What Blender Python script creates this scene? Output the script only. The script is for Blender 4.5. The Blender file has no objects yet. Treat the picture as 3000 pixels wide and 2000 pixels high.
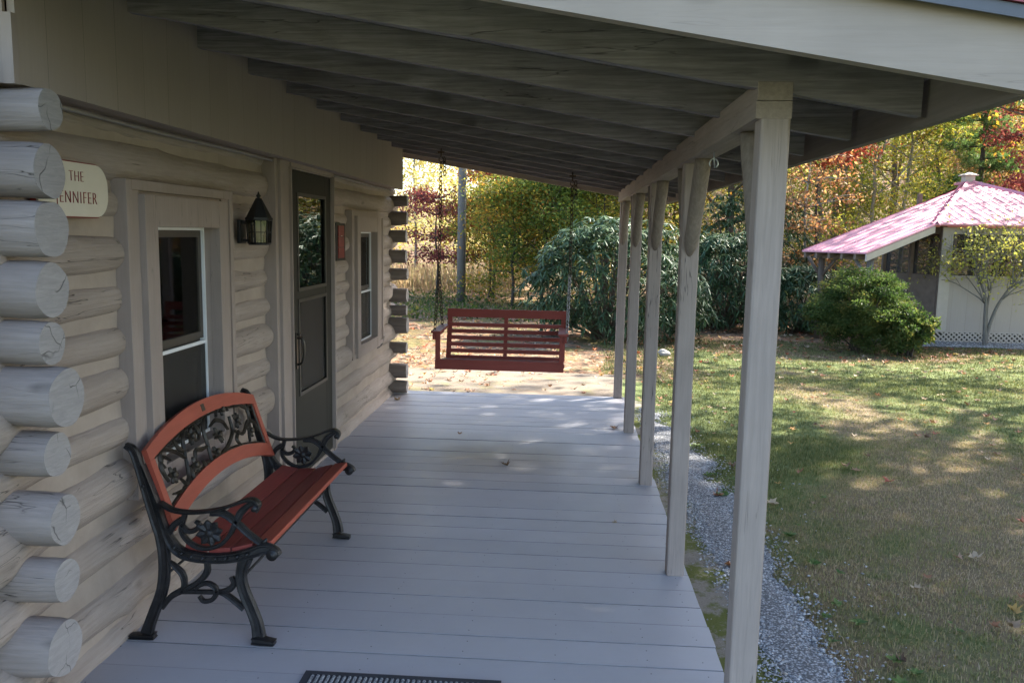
import bpy, bmesh, math, random
import numpy as np
from mathutils import Vector, Matrix, noise as mnoise
random.seed(7); rng = np.random.default_rng(11)
R = math.radians
C = bpy.context.scene.collection
scene = bpy.context.scene

# ---------------------------------------------------------------- camera, world, sun, exposure
cam_d = bpy.data.cameras.new('camera'); cam = bpy.data.objects.new('camera', cam_d); C.objects.link(cam)
yaw, pitch, roll = -0.0616, 0.1312, 0.0192
cy, sy, cp, sp = math.cos(yaw), math.sin(yaw), math.cos(pitch), math.sin(pitch)
f_ = Vector((sy*cp, cy*cp, -sp)); r_ = Vector((cy, -sy, 0)); u_ = r_.cross(f_)
rr = math.cos(roll)*r_ + math.sin(roll)*u_; uu = -math.sin(roll)*r_ + math.cos(roll)*u_
cam.matrix_world = Matrix(((rr.x, uu.x, -f_.x, 1.915), (rr.y, uu.y, -f_.y, 0.0), (rr.z, uu.z, -f_.z, 1.80), (0, 0, 0, 1)))
cam_d.sensor_width = 36; cam_d.lens = 2389.6/3000*36; cam_d.clip_end = 600; cam_d.clip_start = 0.05
scene.camera = cam
SUN_AZ, SUN_EL = R(56), R(42)          # azimuth from +Y towards +X
w = bpy.data.worlds.new('World'); scene.world = w; w.use_nodes = True
nt = w.node_tree; bg = nt.nodes['Background']; bg.inputs[1].default_value = 0.12
sk = nt.nodes.new('ShaderNodeTexSky'); sk.sky_type = 'NISHITA'; sk.sun_disc = False
sk.sun_elevation = SUN_EL; sk.sun_rotation = SUN_AZ; sk.air_density = 1.0; sk.dust_density = 1.5
nt.links.new(sk.outputs[0], bg.inputs[0])
sd = bpy.data.lights.new('sun', 'SUN'); sd.energy = 5.0; sd.angle = R(0.6); sd.color = (1.0, 0.93, 0.82)
so = bpy.data.objects.new('sun', sd); C.objects.link(so)
sdir = Vector((math.sin(SUN_AZ)*math.cos(SUN_EL), math.cos(SUN_AZ)*math.cos(SUN_EL), math.sin(SUN_EL)))
so.rotation_euler = sdir.to_track_quat('Z', 'Y').to_euler(); so.location = (20, 20, 30)
scene.view_settings.view_transform = 'Standard'; scene.view_settings.look = 'None'
scene.view_settings.exposure = 2.5; scene.view_settings.gamma = 1.0
scene.view_settings.use_curve_mapping = False
scene.cycles.use_denoising = True
scene.cycles.max_bounces = 8; scene.cycles.diffuse_bounces = 5; scene.cycles.transparent_max_bounces = 12

GZ = -0.25                               # ground level (deck top is z = 0)

# ---------------------------------------------------------------- node helper
class NT:
    def __init__(s, name):
        s.m = bpy.data.materials.new(name); s.m.use_nodes = True; s.t = s.m.node_tree
        s.b = s.t.nodes['Principled BSDF']; s.out = s.t.nodes['Material Output']
    def n(s, typ, **kw):
        nd = s.t.nodes.new('ShaderNode'+typ)
        for k, v in kw.items():
            if k.startswith('i_'):
                nd.inputs[k[2:].replace('_', ' ')].default_value = v
            else: setattr(nd, k, v)
        return nd
    def l(s, a, b): s.t.links.new(a, b)
    def coord(s, scale=(1, 1, 1), rnd=True, world=False):
        if world: src = s.n('NewGeometry').outputs['Position']
        else: src = s.n('TexCoord').outputs['Object']
        if rnd and not world:
            oi = s.n('ObjectInfo'); ad = s.n('VectorMath', operation='ADD'); sc = s.n('VectorMath', operation='SCALE')
            sc.inputs[0].default_value = (13.1, 7.7, 9.3); s.l(oi.outputs['Random'], sc.inputs['Scale'])
            s.l(src, ad.inputs[0]); s.l(sc.outputs[0], ad.inputs[1]); src = ad.outputs[0]
        mp = s.n('Mapping'); mp.inputs['Scale'].default_value = scale; s.l(src, mp.inputs['Vector'])
        return mp.outputs[0]
    def noise(s, vec, scale=5, detail=5, rough=.6, dist=0):
        nd = s.n('TexNoise'); nd.inputs['Scale'].default_value = scale; nd.inputs['Detail'].default_value = detail
        nd.inputs['Roughness'].default_value = rough; nd.inputs['Distortion'].default_value = dist
        s.l(vec, nd.inputs['Vector']); return nd.outputs['Fac']
    def ramp(s, fac, stops, interp='LINEAR'):
        nd = s.n('ValToRGB'); cr = nd.color_ramp; cr.interpolation = interp
        while len(cr.elements) < len(stops): cr.elements.new(.5)
        for e, (p, c) in zip(cr.elements, stops):
            e.position = p; e.color = (c, c, c, 1) if isinstance(c, (int, float)) else (*c, 1)
        s.l(fac, nd.inputs[0]); return nd.outputs[0]
    def mix(s, fac, a, b, mode='MIX'):
        nd = s.n('Mix', data_type='RGBA', blend_type=mode)
        for i_, v in ((0, fac), (6, a), (7, b)):
            sock = nd.inputs[i_]
            if hasattr(v, 'links'): s.l(v, sock)
            elif isinstance(v, (int, float)): sock.default_value = v if i_ == 0 else (v, v, v, 1)
            else: sock.default_value = (*v, 1)
        return nd.outputs[2]
    def math(s, op, a, b=0.0):
        nd = s.n('Math', operation=op)
        for i, v in enumerate((a, b)):
            if hasattr(v, 'links'): s.l(v, nd.inputs[i])
            else: nd.inputs[i].default_value = v
        return nd.outputs[0]
    def bump(s, h, strength=.3, dist=.01, base=None):
        nd = s.n('Bump'); nd.inputs['Strength'].default_value = strength; nd.inputs['Distance'].default_value = dist
        s.l(h, nd.inputs['Height'])
        if base: s.l(base, nd.inputs['Normal'])
        s.l(nd.outputs[0], s.b.inputs['Normal']); return nd.outputs[0]
    def set(s, color=None, rough=None, metal=None, spec=None):
        for k, v in (('Base Color', color), ('Roughness', rough), ('Metallic', metal), ('Specular IOR Level', spec)):
            if v is None: continue
            if hasattr(v, 'links'): s.l(v, s.b.inputs[k])
            elif isinstance(v, tuple): s.b.inputs[k].default_value = (*v, 1)
            else: s.b.inputs[k].default_value = v
        return s.m

def grain_scale(axis, a=1.2, b=22):
    return tuple(a if i == 'XYZ'.index(axis) else b for i in range(3))

def wood(name, col, axis, rough=.75, var=.25, crack=.5, knots=.5, bumpd=.004, dark=None, world=False, crackscale=1.0, kr=(.05, .17)):
    s = NT(name); cs = s.coord(grain_scale(axis), world=world)
    g = s.noise(cs, 3.2, 6, .65, .4)
    big = s.noise(s.coord((1, 1, 1), world=world), 2.3, 4, .6)
    lo = tuple(c*(1-var) for c in col); hi = tuple(min(1, c*(1+var*.6)) for c in col)
    c1 = s.mix(s.ramp(g, [(.3, 0.0), (.7, 1.0)]), lo, hi)
    c2 = s.mix(s.ramp(big, [(.35, .0), (.7, .55)]), c1, dark or tuple(c*.72 for c in col))
    # cracks (checks) along the grain
    ck = s.noise(s.coord(grain_scale(axis, .55, 9*crackscale), world=world), 2.1, 3, .5, .25)
    ckl = s.ramp(s.math('ABSOLUTE', s.math('SUBTRACT', ck, .5)), [(0, 1.0), (.0065, 0.0)])
    gate = s.ramp(s.noise(s.coord((1, 1, 1), world=world), 1.7, 2, .5), [(.50, 0.0), (.58, 1.0)])
    ckm = s.math('MULTIPLY', s.math('MULTIPLY', ckl, gate), crack)
    # knots
    vo = s.n('TexVoronoi'); vo.inputs['Scale'].default_value = 1.0
    sc = tuple(2.2 if i == 'XYZ'.index(axis) else 6.5 for i in range(3))
    wv = s.n('VectorMath', operation='ADD'); s.l(s.coord(sc, world=world), wv.inputs[0])
    s.l(vo.outputs[0], wv.inputs[1]) if False else None
    s.l(wv.outputs[0], vo.inputs['Vector'])
    kn = s.math('MULTIPLY', s.ramp(vo.outputs['Distance'], [(kr[0], 1.0), (kr[1], 0.0)]), s.ramp(s.noise(s.coord((1.3, 1.3, 1.3), world=world), 2.9, 2), [(.46, 0.0), (.56, knots)]))
    c3 = s.mix(kn, c2, tuple(c*.35 for c in col)); c4 = s.mix(ckm, c3, tuple(c*.12 for c in col))
    h = s.math('SUBTRACT', s.math('SUBTRACT', s.math('ADD', g, s.math('MULTIPLY', big, .5)), s.math('MULTIPLY', ckm, 1.5)), s.math('MULTIPLY', kn, .6))
    s.bump(h, .5, bumpd); s.set(c4, rough, spec=.35); return s.m

def plain(name, col, rough=.6, metal=0.0, var=.12, scale=8, bump=.0, spec=.5):
    s = NT(name); nz = s.noise(s.coord(), scale, 4)
    c = s.mix(s.ramp(nz, [(.3, 0.0), (.7, 1.0)]), tuple(x*(1-var) for x in col), tuple(min(1, x*(1+var)) for x in col))
    s.set(c, rough, metal, spec)
    if bump: s.bump(s.noise(s.coord(), scale*6, 4), .4, bump)
    return s.m

WALLC = (.375, .312, .268); TRIMC = (.345, .28, .242); POSTC = (.325, .266, .236)
M = {}
M['log'] = wood('painted_log', WALLC, 'Y', crack=.95, knots=.7, bumpd=.016, var=.17, dark=(.30, .24, .195))
M['logx'] = wood('painted_log_cross', (.34, .292, .268), 'X', crack=.95, knots=.8, bumpd=.010, var=.2)
s = NT('log_end_grain'); cv = s.coord((1, 1, 1))
c = s.mix(s.ramp(s.noise(s.coord((1, 1.4, 9)), 8, 6, .7, .8), [(.3, 0.0), (.7, 1.0)]), (.27, .25, .24), (.37, .34, .325))
vv = s.n('TexVoronoi', feature='DISTANCE_TO_EDGE'); vv.inputs['Scale'].default_value = 5.5
wn = s.n('VectorMath', operation='ADD'); nn = s.n('TexNoise'); nn.inputs['Scale'].default_value = 9; s.l(cv, nn.inputs['Vector']); s.l(cv, wn.inputs[0])
sc_ = s.n('VectorMath', operation='SCALE'); sc_.inputs['Scale'].default_value = .12; s.l(nn.outputs['Color'], sc_.inputs[0]); s.l(sc_.outputs[0], wn.inputs[1]); s.l(wn.outputs[0], vv.inputs['Vector'])
ck = s.ramp(vv.outputs['Distance'], [(0, 1.0), (.014, 0.0)]); gate = s.ramp(s.noise(cv, 5, 2), [(.45, 0.0), (.52, 1.0)])
ckm = s.math('MULTIPLY', ck, gate); s.bump(s.math('SUBTRACT', s.noise(s.coord((1, 2, 20)), 14, 4), s.math('MULTIPLY', ckm, 1.2)), .5, .004)
M['logfar'] = wood('backlit_log_cross', (.20, .165, .14), 'X', crack=.8, knots=.6, bumpd=.008, var=.3)  # far corner logs: log paint darkened to brown, backlit shade put into the colour
M['logend'] = s.set(s.mix(ckm, c, (.07, .065, .06)), .8, spec=.3)
M['chink'] = plain('painted_chinking', (.365, .298, .245), .8, var=.12, scale=5, bump=.004, spec=.3)
M['trim'] = wood('painted_trim', TRIMC, 'Z', crack=.35, knots=.0, bumpd=.0015, var=.08)
M['trimy'] = wood('painted_trim_level', TRIMC, 'Y', crack=.2, knots=.0, bumpd=.0015, var=.08)
M['caulk'] = plain('grey_caulk', (.27, .245, .24), .7, var=.2, bump=.003)
M['post'] = wood('painted_post', POSTC, 'Z', crack=.95, knots=.8, bumpd=.004, var=.16, crackscale=1.6)
M['brace'] = wood('weathered_brace', (.235, .19, .155), 'Z', crack=.5, knots=.2, bumpd=.004, var=.35, crackscale=2)
M['beam'] = wood('painted_beam', (.29, .235, .20), 'Y', crack=.6, knots=.3, bumpd=.003, var=.2)
M['rafter'] = wood('weathered_rafter', (.275, .245, .258), 'X', kr=(.10, .30), crack=.7, knots=.9, bumpd=.005, var=.5, dark=(.10, .084, .084))
M['sheath'] = wood('roof_sheathing', (.235, .205, .215), 'Y', crack=.3, knots=.7, bumpd=.003, var=.35)
M['rake'] = wood('painted_rake', (.365, .30, .25), 'X', crack=.25, knots=.45, bumpd=.0015, var=.09)
M['fascia'] = wood('fascia_back', (.20, .172, .155), 'Y', crack=.2, knots=.3, bumpd=.002, var=.2)
# vertical board siding with thin joints (boards run up, joints every 0.2 m along Y)
def siding(name, col, axis=1, pitch=.21):
    s = NT(name); pos = s.n('NewGeometry').outputs['Position']; sx = s.n('SeparateXYZ'); s.l(pos, sx.inputs[0])
    y = s.math('ADD', sx.outputs[axis], s.math('MULTIPLY', s.noise(s.coord((1, 1, 1), world=True), .9, 1), .04))
    fr = s.math('FRACT', s.math('DIVIDE', y, pitch)); ln = s.ramp(fr, [(0, 1.0), (.018, 0.0)])
    idn = s.n('TexWhiteNoise', noise_dimensions='1D'); s.l(s.math('FLOOR', s.math('DIVIDE', y, pitch)), idn.inputs['W'])
    g = s.noise(s.coord((26, 26, 1.2), world=True), 3, 5)
    a = s.mix(g, tuple(c*.9 for c in col), tuple(c*1.08 for c in col))
    a = s.mix(s.math('MULTIPLY', idn.outputs['Value'], .35), a, tuple(c*.85 for c in col))
    jl = s.math('MULTIPLY', ln, s.math('ADD', .35, s.math('MULTIPLY', idn.outputs['Value'], .5)))
    s.bump(s.math('SUBTRACT', s.math('MULTIPLY', g, .3), jl), .5, .004)
    return s.set(s.mix(jl, a, tuple(c*.2 for c in col)), .75, spec=.3)
M['siding'] = siding('board_siding', (.34, .282, .24))
# deck boards run along X, 0.138 m wide, satin grey paint
s = NT('deck_paint'); cs = s.coord((1.2, 24, 24), world=True); g = s.noise(cs, 3, 5)
pos = s.n('NewGeometry').outputs['Position']; sx = s.n('SeparateXYZ'); s.l(pos, sx.inputs[0])
bid = s.n('TexWhiteNoise', noise_dimensions='1D'); s.l(s.math('FLOOR', s.math('DIVIDE', s.math('SUBTRACT', sx.outputs[1], 2.1), (9.09-2.1)/round((9.09-2.1)/.1965))), bid.inputs['W'])
big = s.noise(s.coord((1, 1, 1), world=True), 1.6, 5, .65)
c = s.mix(bid.outputs['Value'], (.37, .362, .388), (.41, .40, .428))
c = s.mix(s.ramp(big, [(.35, 0.0), (.75, .4)]), c, (.32, .305, .32))
spk = s.ramp(s.noise(s.coord((1, 1, 1), world=True), 60, 2, .5), [(.72, 0.0), (.77, .6)])
c = s.mix(spk, c, (.16, .14, .13))
bwn = (9.09-2.1)/round((9.09-2.1)/.1965); fy_ = s.math('FRACT', s.math('DIVIDE', s.math('SUBTRACT', sx.outputs[1], 2.1-bwn*.5), bwn)); ed = s.math('ABSOLUTE', s.math('SUBTRACT', fy_, .5))
c = s.mix(s.math('MULTIPLY', s.ramp(ed, [(.013, .7), (.022, 0.0)]), s.ramp(s.noise(s.coord((.8, 3, 1), world=True), 1.3, 3), [(.25, .55), (.6, 1.0)])), c, (.035, .03, .03))
scf = s.ramp(s.noise(s.coord((2.5, 9, 1), world=True), 5, 6, .75), [(.60, 0.0), (.72, .5)]); c = s.mix(scf, c, (.43, .42, .45))
s.bump(s.math('ADD', s.math('MULTIPLY', g, .6), s.math('MULTIPLY', big, .8)), .25, .004)
s.set(c, s.ramp(s.noise(s.coord((1, 1, 1), world=True), 4, 5), [(.3, .40), (.7, .54)]), spec=.5)
M['deck'] = s.m
M['darkgap'] = plain('gap_shade_and_nails', (.05, .045, .04), .9)  # near-black, for the shade in gaps and for nail heads
M['iron'] = plain('cast_iron', (.022, .021, .022), .42, .35, var=.5, scale=25, bump=.006, spec=.5)
M['bronze'] = plain('bronzed_iron', (.045, .036, .026), .45, .4, var=.5, scale=30, bump=.005)
M['slat_new'] = wood('orange_red_stain', (.36, .075, .045), 'Y', rough=.45, crack=.1, knots=.0, bumpd=.001, var=.14)
M['slat_old'] = wood('brick_red_stain', (.27, .052, .042), 'Y', rough=.5, crack=.25, knots=.0, bumpd=.0015, var=.25)
M['swing'] = wood('maroon_paint', (.28, .056, .042), 'X', rough=.55, crack=.1, knots=.0, bumpd=.001, var=.12)
M['chain'] = plain('rusty_chain', (.075, .05, .035), .6, .6, var=.5, scale=40)
M['chain_new'] = plain('galvanised_chain', (.30, .30, .31), .45, .7, var=.3, scale=40)
M['vinyl'] = plain('white_vinyl', (.74, .75, .76), .35, var=.03)
M['alum'] = plain('bronze_aluminium', (.065, .058, .048), .45, .3, var=.1)
M['doorpaint'] = plain('storm_door_paint', (.036, .033, .026), .6, .0, var=.08, scale=3, spec=.2)
M['sash'] = plain('dark_sash', (.06, .05, .04), .5)
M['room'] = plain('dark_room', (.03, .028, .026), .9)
M['curtain'] = wood('curtain_cloth', (.22, .20, .175), 'Z', crack=0, knots=0, bumpd=.01, var=.5)
M['black'] = plain('black_metal', (.012, .012, .013), .5, .2, var=.3)
M['bulb'] = plain('frosted_bulb', (.72, .70, .64), .35, var=.03)
M['redpanel'] = plain('red_panel', (.20, .022, .020), .45, var=.15)
M['signface'] = plain('cream_sign_paint', (.66, .60, .49), .5, var=.05)
M['signred'] = plain('sign_red_paint', (.22, .03, .025), .5)
M['rubber'] = plain('mat_rubber', (.03, .032, .04), .7, var=.2)
M['oldbrass'] = plain('dark_handle_metal', (.07, .06, .05), .35, .7, var=.3)
M['drip'] = plain('grey_drip_metal', (.10, .105, .12), .5, .4, var=.1)
M['steel'] = plain('galvanised_steel', (.42, .44, .46), .4, .7, var=.1)
M['redroof'] = plain('red_roof_metal', (.28, .06, .075), .38, .25, var=.15, scale=2)
s = NT('screen_mesh'); s.b.inputs['Base Color'].default_value = (.03, .028, .025, 1); s.b.inputs['Roughness'].default_value = .6
tr = s.n('BsdfTransparent'); mx = s.n('MixShader'); mx.inputs[0].default_value = .62
s.l(tr.outputs[0], mx.inputs[1]); s.l(s.b.outputs[0], mx.inputs[2]); s.l(mx.outputs[0], s.out.inputs[0]); M['screen'] = s.m
s = NT('window_glass'); gl = s.n('BsdfGlossy'); gl.inputs['Roughness'].default_value = .012; gl.inputs['Color'].default_value = (.9, .95, .93, 1)
tr = s.n('BsdfTransparent'); tr.inputs['Color'].default_value = (.55, .57, .56, 1); fz = s.n('Fresnel'); fz.inputs['IOR'].default_value = 1.75
wv_ = s.noise(s.coord((1, 1, 1)), 3, 2); bp = s.n('Bump'); bp.inputs['Strength'].default_value = .12; bp.inputs['Distance'].default_value = .006; s.l(wv_, bp.inputs['Height']); s.l(bp.outputs[0], gl.inputs['Normal'])
mx = s.n('MixShader'); s.l(s.math('ADD', fz.outputs[0], .05), mx.inputs[0]); s.l(tr.outputs[0], mx.inputs[1]); s.l(gl.outputs[0], mx.inputs[2]); s.l(mx.outputs[0], s.out.inputs[0]); M['glass'] = s.m
s = NT('dull_window_glass'); gl = s.n('BsdfGlossy'); gl.inputs['Roughness'].default_value = .03; tr = s.n('BsdfTransparent'); tr.inputs['Color'].default_value = (.6, .6, .58, 1); fz = s.n('Fresnel'); fz.inputs['IOR'].default_value = 1.38; mx = s.n('MixShader'); s.l(fz.outputs[0], mx.inputs[0]); s.l(tr.outputs[0], mx.inputs[1]); s.l(gl.outputs[0], mx.inputs[2]); s.l(mx.outputs[0], s.out.inputs[0]); M['glass2'] = s.m
s = NT('lantern_glass'); gl = s.n('BsdfGlossy'); gl.inputs['Roughness'].default_value = .05; tr = s.n('BsdfTransparent'); tr.inputs['Color'].default_value = (.42, .42, .38, 1); mx = s.n('MixShader'); mx.inputs[0].default_value = .07
s.l(tr.outputs[0], mx.inputs[1]); s.l(gl.outputs[0], mx.inputs[2]); s.l(mx.outputs[0], s.out.inputs[0]); M['clearglass'] = s.m
s = NT('ribbed_mat'); cs = s.coord((1, 1, 1), rnd=False); g = s.noise(cs, 160, 3, .7)
M['mat'] = s.set(s.mix(s.ramp(g, [(.4, 0.0), (.62, 1.0)]), (.10, .105, .115), (.42, .43, .44)), .95, spec=.1); s.bump(g, .8, .004)
M['pole'] = wood('grey_utility_wood', (.15, .145, .14), 'Z', crack=.6, knots=.2, bumpd=.01, var=.3)
M['gazwall'] = siding('gazebo_board_wall', (.40, .35, .31), axis=0, pitch=.30)
M['gaztrim'] = plain('gazebo_trim', (.44, .39, .34), .7, var=.06)
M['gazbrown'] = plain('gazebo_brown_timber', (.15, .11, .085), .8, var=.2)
M['rock'] = plain('pale_stone', (.30, .29, .27), .85, var=.25, bump=.02)

# ---------------------------------------------------------------- mesh helpers
def link(o, parent=None, **kw):
    C.objects.link(o)
    if parent: o.parent = parent
    for k, v in kw.items():
        if v is not None: o[k] = v
    return o
def mesh(name, verts, faces, mats, parent=None, smooth=False, mi=None, **kw):
    me = bpy.data.meshes.new(name)
    if isinstance(verts, np.ndarray) and isinstance(faces, np.ndarray):
        n, k = faces.shape
        me.vertices.add(len(verts)); me.vertices.foreach_set('co', verts.astype(np.float32).ravel())
        me.loops.add(n*k); me.loops.foreach_set('vertex_index', faces.astype(np.int32).ravel())
        me.polygons.add(n); me.polygons.foreach_set('loop_start', np.arange(0, n*k, k, dtype=np.int32))
        me.update(calc_edges=True)
    else:
        me.from_pydata([tuple(v) for v in verts], [], [tuple(f) for f in faces])
    for m in (mats if isinstance(mats, list) else [mats]): me.materials.append(m)
    if mi is not None: me.polygons.foreach_set('material_index', mi)
    if smooth: me.polygons.foreach_set('use_smooth', [True]*len(me.polygons))
    me.update()
    return link(bpy.data.objects.new(name, me), parent, **kw)
class MB:
    """collects shapes; build() links them as one mesh"""
    def __init__(s): s.v = []; s.f = []; s.mi = []; s.sm = []
    def add(s, vs, fs, mi=0, sm=False):
        o = len(s.v); s.v += [tuple(v) for v in vs]; s.f += [tuple(i+o for i in f) for f in fs]; s.mi += [mi]*len(fs); s.sm += [sm]*len(fs)
    def box(s, a, b, mi=0, bev=0.0, T=None):
        bm = bmesh.new(); bmesh.ops.create_cube(bm, size=1)
        for v in bm.verts:
            v.co = Vector([(a[i]+b[i])/2+v.co[i]*(b[i]-a[i]) for i in range(3)])
        if bev: bmesh.ops.bevel(bm, geom=list(bm.edges), offset=bev, segments=2, profile=.6, affect='EDGES')
        if T: bmesh.ops.transform(bm, matrix=T, verts=bm.verts)
        s.bm(bm, mi); return s
    def bm(s, bm, mi=0, sm=False):
        bm.verts.index_update(); s.add([v.co[:] for v in bm.verts], [[v.index for v in f.verts] for f in bm.faces], mi, sm); bm.free()
    def prism(s, pts, a, b, axis=1, mi=0):
        """extrude a 2-D polygon (other two axes in order) from a to b along axis"""
        n = len(pts)
        def P(p, t):
            q = list(p); q.insert(axis, t); return q
        s.add([P(p, a) for p in pts]+[P(p, b) for p in pts], [list(range(n))[::-1], [n+i for i in range(n)]]+[[i, (i+1) % n, n+(i+1) % n, n+i] for i in range(n)], mi)
        return s
    def tube(s, pts, rad, n=8, mi=0, sm=True, closed=False, cap=True, flat=None):
        pts = [Vector(p) for p in pts]; m = len(pts)
        rad = list(rad) if hasattr(rad, '__len__') else [rad]*m
        if len(rad) != m: rad = list(np.interp(np.linspace(0, 1, m), np.linspace(0, 1, len(rad)), rad))
        vs = []; up = None
        for i, p in enumerate(pts):
            if closed: d = pts[(i+1) % m]-pts[i-1]
            else: d = pts[min(i+1, m-1)]-pts[max(i-1, 0)]
            d.normalize()
            if up is None:
                up = Vector((0, 0, 1)) if abs(d.z) < .9 else Vector((1, 0, 0))
                if flat: up = Vector(flat)
            a = d.cross(up if not flat else Vector(flat))
            if a.length < 1e-4: a = d.orthogonal()
            a.normalize(); b = a.cross(d).normalized(); up = b
            for k in range(n):
                t = 2*math.pi*k/n; vs.append(p+a*rad[i]*math.cos(t)+b*rad[i]*math.sin(t))
        fs = []
        for i in range(m if closed else m-1):
            j = (i+1) % m
            for k in range(n): fs.append([i*n+k, i*n+(k+1) % n, j*n+(k+1) % n, j*n+k])
        if cap and not closed: fs += [list(range(n))[::-1], [(m-1)*n+k for k in range(n)]]
        s.add(vs, fs, mi, sm); return s
    def build(s, name, mats, parent=None, **kw):
        o = mesh(name, s.v, s.f, mats, parent, mi=s.mi, **kw)
        if any(s.sm): o.data.polygons.foreach_set('use_smooth', s.sm)
        return o
def empty(name, loc, label, cat, group=None, kind=None):
    o = bpy.data.objects.new(name, None); o.location = loc; o.empty_display_size = .2
    return link(o, None, label=label, category=cat, group=group, kind=kind)
def at0(root):      # parts below are written in world coordinates; shift them to sit under a root that is not at the origin
    for ch in root.children: ch.matrix_parent_inverse = Matrix.Translation(-root.location)
    bpy.context.view_layer.update()
def bake0(root):
    """parts written in world coordinates -> coordinates relative to the root"""
    off = Matrix.Translation(-Vector(root.location)); done = set()
    def rec(o, first):
        if o.type in ('MESH',) and o.data.name not in done: o.data.transform(off); done.add(o.data.name)
        elif first and o.type != 'MESH': o.location = Vector(o.location)-Vector(root.location)
        for c in o.children: rec(c, False)
    for ch in root.children: rec(ch, True)
def smooth_curve(P, n=6):
    """Catmull-Rom through rows of numbers"""
    P = [list(p) for p in P]; Q = [[2*a-b for a, b in zip(P[0], P[1])]]+P+[[2*a-b for a, b in zip(P[-1], P[-2])]]
    out = []
    for i in range(1, len(Q)-2):
        for k in range(n):
            t = k/n
            out.append([.5*(2*q1+(q2-q0)*t+(2*q0-5*q1+4*q2-q3)*t*t+(3*q1-q0-3*q2+q3)*t**3) for q0, q1, q2, q3 in zip(Q[i-1], Q[i], Q[i+1], Q[i+2])])
    out.append(P[-1]); return out

# ================================================================ LOG CABIN
cabin = empty('log_cabin', (0, 2.6, GZ), 'log cabin in taupe paint with covered porch and row of posts', 'cabin')
def P(mb, name, mats, parent=None, **kw): return mb.build(name, mats, parent or cabin, **kw)
RB = lambda x: 2.63-.163*(x-.2)         # underside of rafters as a function of X
RH = .115                                # rafter depth

# --- logs
XL = [(0.248, 2.160, .132), (0.240, 1.975, .182), (0.237, 1.785, .185), (0.224, 1.586, .182), (0.218, 1.412, .150),
      (0.262, 1.220, .208), (0.216, 1.022, .156), (0.224, 0.798, .184), (0.220, 0.578, .152), (0.206, 0.323, .208), (.21, .08, .17)]
def log_mesh(mb, axis, a, b, c0, c1, d, seed, squash=1.0, taper=0.0, nseg=None, caps=(1, 1), pinch=None):
    """hand-peeled log along axis ('x'/'y') from a to b, centre (c0, c1) in the other two axes"""
    L = b-a; n = nseg or max(6, int(L/.05)); K = 28; r0 = d/2; vs = []; fs = []; mi = []
    knots = [(random.uniform(a, b), random.uniform(0, 2*math.pi), random.uniform(.006, .016), random.uniform(.03, .05)) for _ in range(max(1, int(L*4)))]
    for i in range(n+1):
        t = a+L*i/n
        rb = r0*(1+taper*(i/n-.5))*(1+.08*mnoise.noise(Vector((t*2.3, seed*3.7, 0))))
        wob0 = .016*mnoise.noise(Vector((t*1.1, seed*1.9, 5))); wob1 = .016*mnoise.noise(Vector((t*1.1, seed*2.3, 9)))
        if (i == 0 and caps[0]) or (i == n and caps[1]): rb *= .955
        if axis == 'y': rb *= 1+.30*max(0, min(1, (2.78-t)/.30))
        for k in range(K):
            th = 2*math.pi*k/K
            r = rb*(1+.05*mnoise.noise(Vector((math.cos(th)*1.5+seed, math.sin(th)*1.5, t*1.6)))+.07*mnoise.noise(Vector((math.cos(th)*1.2+seed*7, math.sin(th)*1.2, t*3.4))))
            for (kt, ka, kh, kw) in knots:
                dd = ((t-kt)/kw)**2+(math.remainder(th-ka, 2*math.pi)*r0/kw)**2
                if dd < 6: r += kh*math.exp(-dd)
            sq = squash+(1.12-squash)*max(0, min(1, (3.0-t)/.45)) if axis == 'y' else squash; u, v = c0+wob0+r*math.cos(th)*sq, c1+wob1+r*math.sin(th)
            vs.append((t, u, v) if axis == 'x' else (u, t, v))
    flip = axis == 'y'
    for i in range(n):
        for k in range(K):
            q = [i*K+k, i*K+(k+1) % K, (i+1)*K+(k+1) % K, (i+1)*K+k]; fs.append(q[::-1] if flip else q)
    mb.add(vs, fs, 0, True)
    for end, i in ((0, 0), (1, n)):
        ring = [i*K+k for k in range(K)]; cvs = [vs[j] for j in ring]
        tt = (a, b)[end]; cc = (tt+(.004 if end else -.004), c0, c1) if axis == 'x' else (c0, tt, c1)
        cvs.append(tuple(sum(p[j] for p in cvs)/K+(0 if j else 0) for j in range(3)))
        mb.add(cvs, [[k, (k+1) % K, K] if (end == 0) ^ (not flip) else [(k+1) % K, k, K] for k in range(K)], 1, False)
YC = 2.60; YF2 = 8.90
for j, (xe, z, d) in enumerate(XL):
    mb = MB(); log_mesh(mb, 'x', -2.2, xe, YC, z, d, j+1.3); P(mb, 'corner_log', [M['logx'], M['logend']])
    mb = MB(); zf = [2.125, 1.94, 1.75, 1.53, 1.333, 1.115, .94, .77, .52, .262, .08][j]; df = [.12, .145, .132, .146, .13, .152, .112, .185, .132, .165, .15][j]
    log_mesh(mb, 'x', -2.2, .195+random.uniform(-.012, .012), YF2, zf, df, j+41.3); P(mb, 'corner_log', [M['logfar'], M['logend']])
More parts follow.
